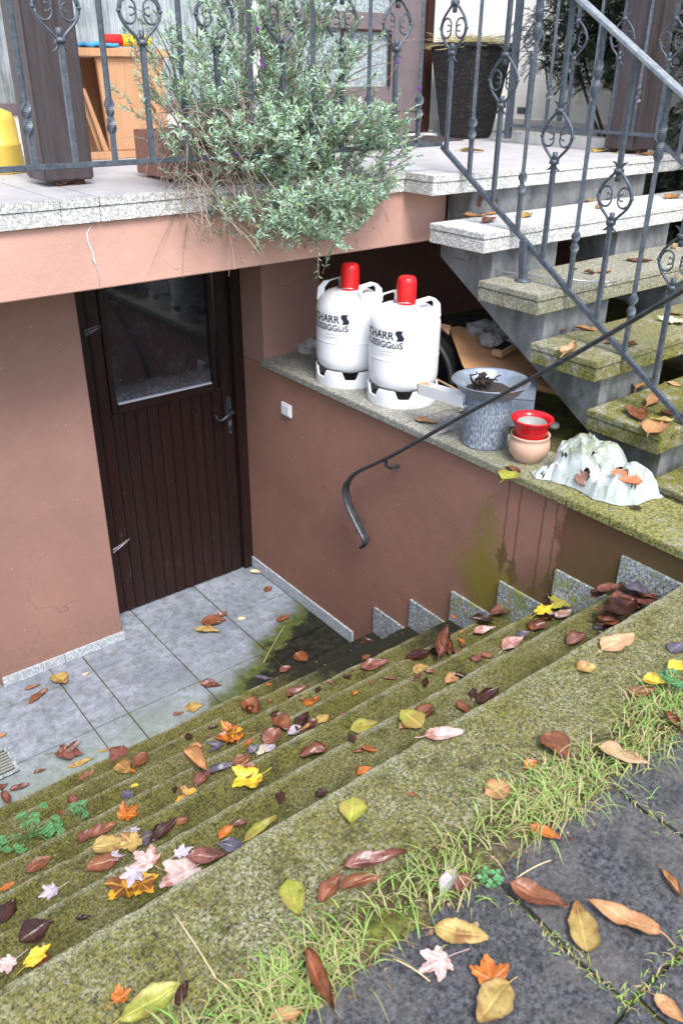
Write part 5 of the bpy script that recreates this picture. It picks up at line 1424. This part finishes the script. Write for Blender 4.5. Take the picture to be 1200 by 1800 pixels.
LF(35, 1658, 94, 1625, .95, o_, 'dark', 't6', .3, 'big flat one at the bottom left')
LF(42, 1702, 90, 1662, .55, m_, 'yellow', 't6', .4, 'at the bottom left', .014)
LF(34, 1682, -8, 1715, .8, s_, 'pink', 't6', .3, 'at the very left edge', .006)
LF(92, 1700, 52, 1690, .8, o_, 'brown', 't6', .5, 'under the yellow leaf at the bottom left')
LF(995, 1136, 1030, 1122, .8, o_, 'rose', 't6', .8, 'curled one left of the wet leaf heap')
LF(1042, 1106, 1070, 1100, .3, o_, 'lilac', 't6', .2, 'thin sliver before the wet leaf heap')
for q in [(1052, 1034, 1086, 1027, .55, 'rose', .5, 'back left of the wet heap'), (1076, 1046, 1106, 1052, .95, 'rose', .35, 'glossy centre of the wet heap'), (1100, 1026, 1136, 1040, .75, 'slate', .5, 'glossy striped one in the wet heap'),
          (1126, 1022, 1172, 1030, .6, 'dark', .7, 'top right end of the wet heap'), (1146, 1042, 1168, 1044, .8, 'rose', .5, 'small one at the right of the wet heap'), (1080, 1072, 1112, 1056, .9, 'dark', .4, 'front of the wet heap'),
          (1112, 1056, 1142, 1044, .9, 'rose', .4, 'front right of the wet heap'), (1056, 1080, 1084, 1098, .85, 'brown', .5, 'lowest one of the wet heap'), (1065, 1062, 1092, 1078, .8, 'dark', .5, 'in the middle left of the wet heap'),
          (1095, 1042, 1122, 1026, .8, 'dark', .6, 'back middle of the wet heap'), (1120, 1035, 1150, 1048, .7, 'brown', .6, 'under the striped leaf of the wet heap'), (1040, 1045, 1062, 1038, .7, 'dark', .5, 'far left of the wet heap')]:
    r9 = random.Random(q[0]); mx, my = (q[0]+q[2])/2, (q[1]+q[3])/2
    LF(mx+(q[0]-mx)*1.2, my+(q[1]-my)*1.2+4, mx+(q[2]-mx)*1.2, my+(q[3]-my)*1.2+4, q[4], o_, q[5], 't6', q[6]*.5, q[7], .025+.045*r9.random())
r9 = random.Random(8)
for k in range(26):
    mx = r9.uniform(1058, 1172); my = 1140-(mx-1058)*.92+r9.uniform(-62, -14); my = max(my, 1012); a = r9.uniform(0, 6.28); l_ = r9.uniform(15, 24)
    LF(mx, my, mx+l_*1.3*cos(a), my+l_*.7*sin(a), r9.uniform(.5, .8), o_, ('dark', 'rose', 'dark', 'brown', 'dark')[k % 5], 't6', r9.uniform(.05, .4), 'HEAP', r9.uniform(.0, .05))
for sf, zz, xs0, n9 in (('t5', .85, (-.75, -.05), 9), ('t4', .68, (-1.6, -.15), 12), ('t6', 1.02, (-1.9, -.7), 10), ('t3', .51, (-1.7, -.5), 8), ('t2', .34, (-1.7, -.6), 7)):
    for k in range(n9):
        x_ = r9.uniform(*xs0); ks = round(zz/.17); y_ = YN(ks)-r9.uniform(.02, .105); a = r9.uniform(0, 6.28); l_ = r9.uniform(.022, .05)
        LD.append((x_, y_, zz, a, l_, r9.uniform(.4, .9), ('dark', 'rose', 'brown', 'dark', 'orange', 'tan')[r9.randrange(6)], sf, r9.uniform(.3, .9)))
# third highest
LF(616, 1284, 664, 1270, .52, o_, 'green', 't5', .15, 'smooth one left of the middle')
LF(575, 1318, 527, 1335, .75, o_, 'rose', 't5', .8, 'curled one left of the smooth green leaf')
LF(460, 1362, 408, 1388, 1.0, m_, 'yellow', 't5', .5, 'brightest one on its left half')
LF(452, 1350, 414, 1368, .8, m_, 'brown', 't5', .6, 'spotted one behind the brightest yellow leaf')
LF(162, 1492, 222, 1480, .72, o_, 'ochre', 't5', .2, 'broad one at the left')
LF(250, 1474, 208, 1496, 1.0, m_, 'ochre', 't5', .4, 'overlapping the broad ochre leaf', .012)
LF(266, 1482, 312, 1442, .55, o_, 'dark', 't5', .7, 'curled against the riser at the left')
LF(311, 1452, 330, 1440, .8, o_, 'brown', 't5', .5, 'small one right of the curled wet leaf')
LF(252, 1490, 262, 1462, .6, o_, 'slate', 't5', .6, 'small one left of the curled wet leaf')
LF(226, 1462, 248, 1458, .7, s_, 'lilac', 't5', .3, 'behind the overlapping ochre leaf')
LF(152, 1528, 215, 1512, .6, o_, 'brown', 't5', .3, 'thin one below the broad ochre leaf')
LF(178, 1512, 222, 1504, .6, s_, 'lilac', 't5', .4, 'half hidden below the broad ochre leaf', .006)
LF(108, 1560, 68, 1578, .9, s_, 'lilac', 't5', .3, 'small star-shaped one at the left')
LF(2, 1625, 28, 1582, .8, o_, 'dark', 't5', .7, 'blackish one at the left edge')
LF(0, 1566, 30, 1553, .5, o_, 'orange', 't5', .3, 'small one at the left edge')
LF(882, 1144, 919, 1124, .62, o_, 'pink', 't5', .4, 'soft one right of the middle')
LF(844, 1152, 866, 1158, .8, o_, 'brown', 't5', .6, 'small one left of the soft pinkish leaf')
LF(905, 1120, 930, 1112, .6, o_, 'slate', 't5', .4, 'small one right of the soft pinkish leaf')
LF(932, 1112, 960, 1098, .8, o_, 'rose', 't5', .7, 'below the yellow lobed leaf')
LF(940, 1082, 971, 1068, .62, m_, 'yellow', 't5', .3, 'left half of the lobed pair by the wall', .02)
LF(1003, 1050, 968, 1074, .66, m_, 'green', 't5', .3, 'right half of the lobed pair by the wall', .02)
LF(950, 1092, 986, 1082, .75, o_, 'dark', 't5', .6, 'under the lobed pair by the wall')
LF(976, 1088, 1004, 1074, .6, o_, 'pink', 't5', .4, 'right of the lobed pair by the wall', .008)
LF(960, 1047, 990, 1050, .9, o_, 'brown', 't5', .6, 'against the skirting by the wall', .01)
LF(1024, 1072, 1063, 1062, .55, o_, 'peach', 't5', .6, 'left of the wet heap', .03)
LF(1000, 1060, 1022, 1066, .8, o_, 'slate', 't5', .5, 'between the lobed pair and the wet heap')
LF(782, 1202, 808, 1186, .6, o_, 'tan', 't5', .4, 'small one right of the middle')
# fourth highest
LF(353, 1400, 308, 1412, 1.0, m_, 'gold', 't4', .5, 'torn one left of the middle')
LF(320, 1432, 337, 1420, .8, o_, 'peach', 't4', .3, 'tiny one below the torn gold leaf')
LF(326, 1322, 366, 1366, .52, o_, 'tan', 't4', .9, 'large standing curled one', .02)
LF(342, 1384, 370, 1356, .7, o_, 'rose', 't4', .5, 'below the large curled leaf')
LF(366, 1362, 412, 1344, .5, o_, 'slate', 't4', .7, 'right of the large curled leaf')
LF(408, 1346, 440, 1330, .6, o_, 'brown', 't4', .5, 'small one further right of the curled leaf')
LF(465, 1310, 492, 1284, .9, o_, 'rose', 't4', .5, 'front left of the middle cluster')
LF(484, 1262, 508, 1288, .85, o_, 'brown', 't4', .5, 'back left of the middle cluster', .01)
LF(506, 1292, 530, 1280, .8, o_, 'lilac', 't4', .5, 'purplish centre of the middle cluster', .008)
LF(522, 1286, 541, 1257, .6, o_, 'dark', 't4', .7, 'pointed one in the middle cluster', .01)
LF(534, 1284, 558, 1266, .7, o_, 'rose', 't4', .4, 'right part of the middle cluster')
LF(558, 1273, 578, 1258, .8, o_, 'ochre', 't4', .4, 'last one at the right of the middle cluster')
LF(437, 1326, 456, 1312, .9, o_, 'slate', 't4', .5, 'small one left of the washed-out scrap')
LF(453, 1328, 463, 1310, .8, o_, 'cream', 't4', .2, 'tiny washed-out scrap')
LF(466, 1322, 482, 1305, .9, o_, 'lilac', 't4', .3, 'washed-out scrap below the middle cluster')
LF(428, 1312, 446, 1300, .4, o_, 'orange', 't4', .6, 'thin one left of the middle cluster')
LF(210, 1444, 242, 1416, .9, m_, 'orange', 't4', .5, 'fern-like one at the left')
LF(228, 1388, 220, 1412, .8, s_, 'slate', 't4', .5, 'small star-shaped one above the orange leaf')
LF(230, 1384, 244, 1380, .7, o_, 'yellow', 't4', .3, 'tiny one right of the star-shaped slate leaf')
LF(137, 1484, 166, 1460, .8, o_, 'rose', 't4', .6, 'at the left below the weed')
LF(156, 1472, 206, 1452, .6, o_, 'brown', 't4', .5, 'long flat one at the left')
LF(46, 1536, 92, 1508, .6, o_, 'brown', 't4', .4, 'rough one near the left edge')
LF(752, 1148, 712, 1163, .62, o_, 'dark', 't4', .2, 'flat one below the standing shiny leaf')
LF(770, 1160, 786, 1112, .55, o_, 'rose', 't4', 1.1, 'shiny one standing upright', .02)
LF(792, 1152, 776, 1124, .6, o_, 'brown', 't4', 1.0, 'shiny folded one at the standing leaf', .01)
LF(752, 1150, 792, 1146, .5, o_, 'dark', 't4', .7, 'lying before the standing leaf')
LF(726, 1184, 752, 1172, .8, o_, 'ochre', 't4', .3, 'small flat one below the standing leaf')
LF(723, 1196, 752, 1189, .5, o_, 'orange', 't4', .7, 'small one lowest before the standing leaf')
LF(810, 1150, 830, 1142, .6, o_, 'orange', 't4', .5, 'tiny one right of the standing leaf')
LF(831, 1114, 870, 1108, .5, o_, 'pink', 't4', .7, 'striped one near the wall', .01)
LF(862, 1082, 912, 1070, .6, o_, 'rose', 't4', .6, 'ribbed one by the wall', .02)
LF(826, 1090, 874, 1098, .5, o_, 'dark', 't4', .7, 'wavy one by the wall', .01)
LF(792, 1082, 800, 1090, .5, o_, 'orange', 't4', .4, 'tiny scrap at the foot of the wall')
# fifth highest
LF(633, 1178, 682, 1166, .55, o_, 'rose', 't3', .5, 'wrinkled one right of the middle')
LF(700, 1188, 684, 1204, .7, o_, 'ochre', 't3', .6, 'small pointed one right of the middle')
LF(611, 1244, 624, 1226, .8, o_, 'brown', 't3', .5, 'small one near the middle')
LF(612, 1228, 630, 1222, .7, o_, 'slate', 't3', .6, 'small one touching the brown one near the middle')
LF(538, 1242, 552, 1228, .9, o_, 'orange', 't3', .3, 'left one of a tiny pair')
LF(550, 1234, 560, 1226, .8, o_, 'orange', 't3', .3, 'right one of a tiny pair')
LF(430, 1290, 380, 1302, 1.0, m_, 'orange', 't3', .6, 'vivid one left of the middle', .008)
LF(400, 1286, 428, 1298, .8, m_, 'gold', 't3', .6, 'dark part behind the vivid orange leaf', .014)
LF(392, 1304, 370, 1322, .8, s_, 'slate', 't3', .5, 'below the vivid orange leaf')
# second lowest / lowest
LF(430, 1232, 455, 1256, .85, o_, 'brown', 't2', .5, 'broad one near the middle')
LF(470, 1235, 480, 1230, .8, o_, 'brown', 't2', .3, 'tiny scrap right of the broad leaf')
LF(503, 1226, 540, 1210, .5, o_, 'rose', 't2', .4, 'long thin one near the middle')
LF(218, 1312, 197, 1345, .75, o_, 'rose', 't2', .3, 'left one of three at the left', .012)
LF(257, 1326, 234, 1352, .75, o_, 'brown', 't2', .3, 'right one of three at the left', .010)
LF(206, 1344, 230, 1360, .85, o_, 'ochre', 't2', .3, 'middle one of three at the left')
LF(140, 1372, 166, 1357, .5, o_, 'brown', 't2', .4, 'low flat one at the left')
LF(633, 1132, 656, 1126, .7, o_, 'dark', 't2', .5, 'small one on the black wet end')
LF(637, 1160, 651, 1152, .7, o_, 'brown', 't2', .4, 'lower small one on the black wet end')
LF(466, 1206, 480, 1203, .6, o_, 'orange', 't1', .4, 'tiny one near the middle')
LF(450, 1190, 480, 1196, .3, o_, 'slate', 't1', .3, 'thin sliver near the middle')
# cellar floor
LF(354, 1094, 397, 1092, .85, o_, 'brown', 'f', .5, 'broad one of three near the door')
LF(343, 1108, 388, 1114, .42, o_, 'ochre', 'f', .4, 'lowest one of three near the door')
LF(382, 1086, 400, 1078, .8, o_, 'rose', 'f', .6, 'smallest one of three near the door')
LF(98, 1188, 117, 1205, .9, o_, 'ochre', 'f', .3, 'rounded one before the left wall')
LF(45, 1214, 72, 1205, .4, o_, 'brown', 'f', .8, 'upper one of two slim ones before the left wall')
LF(52, 1238, 86, 1214, .42, o_, 'brown', 'f', .6, 'lower one of two slim ones before the left wall')
LF(146, 1190, 160, 1182, .5, o_, 'cream', 'f', .7, 'tiny curled one before the left wall')
LF(352, 1202, 390, 1206, .6, o_, 'rose', 'f', .6, 'pointed one in the middle of the floor')
LF(325, 1248, 358, 1240, .8, o_, 'ochre', 'f', .3, 'flat one at the foot of the steps')
LF(305, 1258, 325, 1254, .5, o_, 'brown', 'f', .6, 'small scrap at the foot of the steps')
LF(98, 1326, 148, 1332, .75, m_, 'rose', 'f', .9, 'crumpled lobed one at the left')
LF(60, 1360, 82, 1353, .5, o_, 'brown', 'f', .4, 'thin one right of the drain')
LF(440, 1005, 459, 1009, .6, o_, 'cream', 'f', .5, 'at the corner of door and wall')
LF(466, 1041, 478, 1033, .8, o_, 'brown', 'f', .4, 'small one along the wall skirting')
LF(418, 1090, 433, 1086, .6, o_, 'cream', 'f', .4, 'tiny one beside the three leaves near the door')
LF(486, 1094, 510, 1084, .5, o_, 'brown', 'f', .4, 'slim one at the border of the wet moss')
LF(436, 990, 444, 979, .7, o_, 'tan', 'f', .6, 'at the foot of the door frame', .002)
LF(519, 1150, 540, 1164, .9, o_, 'brown', 'f', .2, 'sunk in the black slime')
LF(492, 1183, 512, 1174, .8, o_, 'rose', 'f', .4, 'at the lower rim of the black slime')
LF(0, 1388, 15, 1378, .9, o_, 'rose', 'f', .5, 'below the drain at the left edge')
LF(18, 1390, 53, 1380, .5, o_, 'rose', 'f', .7, 'wavy one right below the drain', .01)
LF(6, 1394, 18, 1420, .5, o_, 'rose', 'f', .8, 'hanging one at the left edge', .02)
LF(0, 1298, 11, 1288, .8, o_, 'tan', 'f', .5, 'above the drain at the left edge')
LF(120, 1350, 165, 1335, .3, o_, 'ochre', 'f', .2, 'pale stalk-like one right of the crumpled leaf')
LF(172, 1322, 196, 1318, .3, o_, 'ochre', 'f', .3, 'thin one at the foot of the steps')
# outdoor treads and landing
LF(814, 380, 850, 382, .45, o_, 'tan', 'o1', .7, 'left of two at its back')
LF(848, 393, 871, 388, .5, o_, 'brown', 'o1', .5, 'small one before the other two')
LF(853, 379, 872, 376, .5, o_, 'tan', 'o1', .7, 'right of two at its back')
LF(915, 383, 930, 378, .8, o_, 'ochre', 'o1', .4, 'yellowish one beside a twisted bar')
LF(1018, 352, 1046, 354, .3, o_, 'ochre', 'o1', .2, 'long one lying before the landing wall')
LF(1170, 350, 1192, 346, .6, o_, 'tan', 'o1', .5, 'at its right end')
LF(808, 266, 850, 269, .35, o_, 'ochre', 'l', .4, 'before the wicker planter')
LF(1042, 268, 1066, 265, .6, o_, 'ochre', 'l', .3, 'left of the far post')
LF(1090, 270, 1112, 264, .5, o_, 'ochre', 'l', .5, 'before the far post')
LF(1120, 272, 1155, 275, .5, o_, 'tan', 'l', .3, 'right of the far post')
LF(1026, 480, 1044, 484, .6, o_, 'brown', 'o2', .8, 'curled one near its middle')
LF(1050, 481, 1073, 477, .6, o_, 'tan', 'o2', .4, 'right of the curled brown one')
LF(1100, 459, 1145, 462, .5, o_, 'brown', 'o2', .5, 'wavy one at its back')
LF(1005, 475, 1015, 474, .5, o_, 'dark', 'o2', .5, 'tiny one left of the curled one')
LF(1010, 577, 1048, 583, .5, o_, 'tan', 'o3', .5, 'at its back left against the stringer')
LF(1062, 605, 1088, 602, .5, o_, 'brown', 'o3', .4, 'left one of two by the railing foot')
LF(1092, 604, 1119, 611, .7, o_, 'brown', 'o3', .6, 'right one of two by the railing foot', .004)
LF(988, 626, 1008, 608, .40, o_, 'peach', 'o3', .3, 'on its left front edge', .004)
LF(984, 583, 996, 581, .5, o_, 'brown', 'o3', .6, 'small one near its back left corner')
LF(1197, 562, 1164, 572, .8, s_, 'cream', 'o3', .3, 'washed-out star-shaped one at its right')
LF(1174, 552, 1200, 556, .5, o_, 'brown', 'o3', .5, 'at its right edge behind the star-shaped leaf')
LF(1116, 688, 1134, 672, .8, o_, 'tan', 'o4', .8, 'curled one at its back')
LF(1110, 718, 1127, 742, .7, o_, 'brown', 'o4', .5, 'ribbed one at its left', .004)
LF(1134, 716, 1160, 702, .6, o_, 'tan', 'o4', .8, 'in the middle of its leaf group')
LF(1140, 742, 1182, 744, .5, o_, 'ochre', 'o4', .7, 'wavy one in its leaf group')
LF(1138, 764, 1160, 744, .7, o_, 'tan', 'o4', .4, 'hanging over its front edge', .004)
LF(1172, 673, 1198, 681, .5, o_, 'peach', 'o4', .4, 'at its right edge')
LF(1166, 724, 1180, 738, .8, o_, 'brown', 'o4', .6, 'right of its leaf group')
# ledge
LF(729, 738, 768, 745, .7, o_, 'tan', 'c', .3, 'before the near gas bottle')
LF(770, 764, 793, 757, .4, o_, 'lilac', 'c', .3, 'thin one left of the ribbed tub')
LF(883, 846, 907, 832, .85, o_, 'green', 'c', .3, 'hanging over the ledge edge under the clay pot', .012)
LF(888, 822, 914, 832, .6, o_, 'brown', 'c', .4, 'flat one under the clay pot')
LF(1105, 892, 1128, 898, .6, o_, 'dark', 'c', .4, 'at the right foot of the plastic bag')
# three in the lavender / on terrace slab
seen = {}
for i, (u0, v0, u1, v1, wr, kind, col, surf, curl, where, lift) in enumerate(L_):
    z = SURF[surf]
    if surf == 'g': z = G-.001
    p0 = at(u0, v0, 2, z+lift); p1 = at(u1, v1, 2, z+lift)
    d = p1-p0; L = d.length
    if kind != 'oval': L *= 1.0
    v, f, uv = leaf_mesh(kind, L, wr, curl, i*1.37+.3)
    me = bpy.data.meshes.new('fallen_leaf'); me.from_pydata([tuple(q) for q in v], [], f)
    ul = me.uv_layers.new(name='UVMap')
    for lp in me.loops: ul.data[lp.index].uv = uv[lp.vertex_index]
    me.shade_smooth(); me.materials.append(MATS['leaf_'+col])
    ob = bpy.data.objects.new('fallen_leaf', me); COL.objects.link(ob)
    ob.location = p0; rr_ = random.Random(i); ob.rotation_euler = (rr_.uniform(-.04, .06), rr_.uniform(-.07, .07), atan2(-d.x, d.y))
    kn = {'oval': 'leaf', 'maple': 'lobed leaf', 'star': 'star-shaped leaf'}[kind]
    where2 = where.replace('star-shaped one', 'one') if kind == 'star' else where
    lab = '%s %s on %s, %s' % (CN[col], kn, SN[surf], where2)
    if where == 'HEAP':
        hx = ['left end', 'left part', 'middle', 'right part', 'right end'][min(4, int((u0-1058)/23))]; hy = 'back' if v0 < 1096-(u0-1058)*.6-10 else 'front'
        lab = '%s leaf at the %s %s of the soaked heap beside the wall' % (CN[col], hy, hx)
    ws = lab.split()
    if len(ws) > 16: lab = ' '.join(('%s %s, %s' % (CN[col], kn, where2)).split()[:16])
    tag(ob, lab, 'leaf', 'fallen autumn leaves')
for i, (x, y, z, a, L, wr, col, surf, curl) in enumerate(LD):
    v, f, uv = leaf_mesh('oval', L, wr, curl, i*2.3+7)
    me = bpy.data.meshes.new('fallen_leaf'); me.from_pydata([tuple(q) for q in v], [], f)
    ul = me.uv_layers.new(name='UVMap')
    for lp in me.loops: ul.data[lp.index].uv = uv[lp.vertex_index]
    me.shade_smooth(); me.materials.append(MATS['leaf_'+col]); ob = bpy.data.objects.new('fallen_leaf', me); COL.objects.link(ob)
    ob.location = (x, y, z+.002); ob.rotation_euler = (0, 0, a)
    place = ['at its left end', 'left of its middle', 'at its middle', 'right of its middle', 'near the wall'][min(4, max(0, int((x+1.9)/.37)))]
    tag(ob, 'small %s leaf scrap on %s, %s' % (CN[col].replace('shiny ', ''), SN[surf], place), 'leaf', 'fallen autumn leaves')
# fine litter: crumbs of leaf, seeds and grit in the corners
rnd = random.Random(31); b = B()
def crumb(p, r_):
    k = len(b.v); a0 = rnd.uniform(0, 6.28); n = 5
    for q in range(n): a = a0+q*2*pi/n; rr = r_*rnd.uniform(.5, 1.1); b.v.append((p[0]+cos(a)*rr, p[1]+sin(a)*rr, p[2]+rnd.uniform(0, .6)*r_))
    b.f.append(tuple(range(k, k+n)))
for i in range(1500):
    ks = rnd.randrange(1, 8); x = rnd.uniform(-2.3, -.03); t_ = rnd.random()**2.2; y = YN(ks)-.14+t_*.12
    if ks == 7: y = rnd.uniform(-2.52, -2.32)
    crumb((x, y, .17*ks+.001), rnd.uniform(.0012, .0048))
for i in range(260): crumb((rnd.uniform(-1.7, -.03), -.85+.9*rnd.random()**1.6, .002), rnd.uniform(.001, .004))
for i in range(500): crumb((rnd.uniform(-2.1, -.2), rnd.gauss(-2.60, .04), G-.002), rnd.uniform(.0015, .007))
for i in range(160): crumb((rnd.uniform(-.01, .3), rnd.uniform(-2.1, -.1), ZL+.001), rnd.uniform(.001, .004))
tag(b.build('leaf_litter', 'leaf_litter', fix=False), 'fine brown crumbs of leaf and grit scattered in the corners of the cellar steps', 'litter', kind='stuff')
for (u, v, y, col, lab) in ((608, 218, -.62, 'tan', 'tan leaf caught among the lavender shoots on the right'), (272, 200, -.45, 'tan', 'curled tan leaf caught at the left side of the lavender'), (588, 368, -.66, 'pink', 'pale pinkish leaf caught low in the lavender')):
    p = at(u, v, 1, y); vv, f, uv = leaf_mesh('oval', .06, .7, .5, u)
    me = bpy.data.meshes.new('fallen_leaf'); me.from_pydata([tuple(q) for q in vv], [], f); ul = me.uv_layers.new(name='UVMap')
    for lp in me.loops: ul.data[lp.index].uv = uv[lp.vertex_index]
    me.shade_smooth(); me.materials.append(MATS['leaf_'+col]); ob = bpy.data.objects.new('fallen_leaf', me); COL.objects.link(ob)
    ob.location = p; ob.rotation_euler = (radians(55), .3, .8); tag(ob, lab, 'leaf', 'fallen autumn leaves')
# small clover by the paving
b = B(); q = at(860, 1555, 2, G)
for k in range(5):
    c = q+Vector((cos(k*1.3)*.015, sin(k*1.3)*.015, .02)); b.tube([q, c], .0008, 4)
    for a in range(3): leaflet(b, c, Vector((cos(a*2.1+k), sin(a*2.1+k), .1)), .012, .006, Vector((0, 0, 1)), .05)
tag(b.build('clover', 'weed_leaf', loc=q, fix=False), 'small bright green clover between grass and paving', 'weed')
q = at(1180, 1210, 2, G)
weed(q, 'little green weed with yellow leaf at the right edge of the top step', 6, .03, 8)
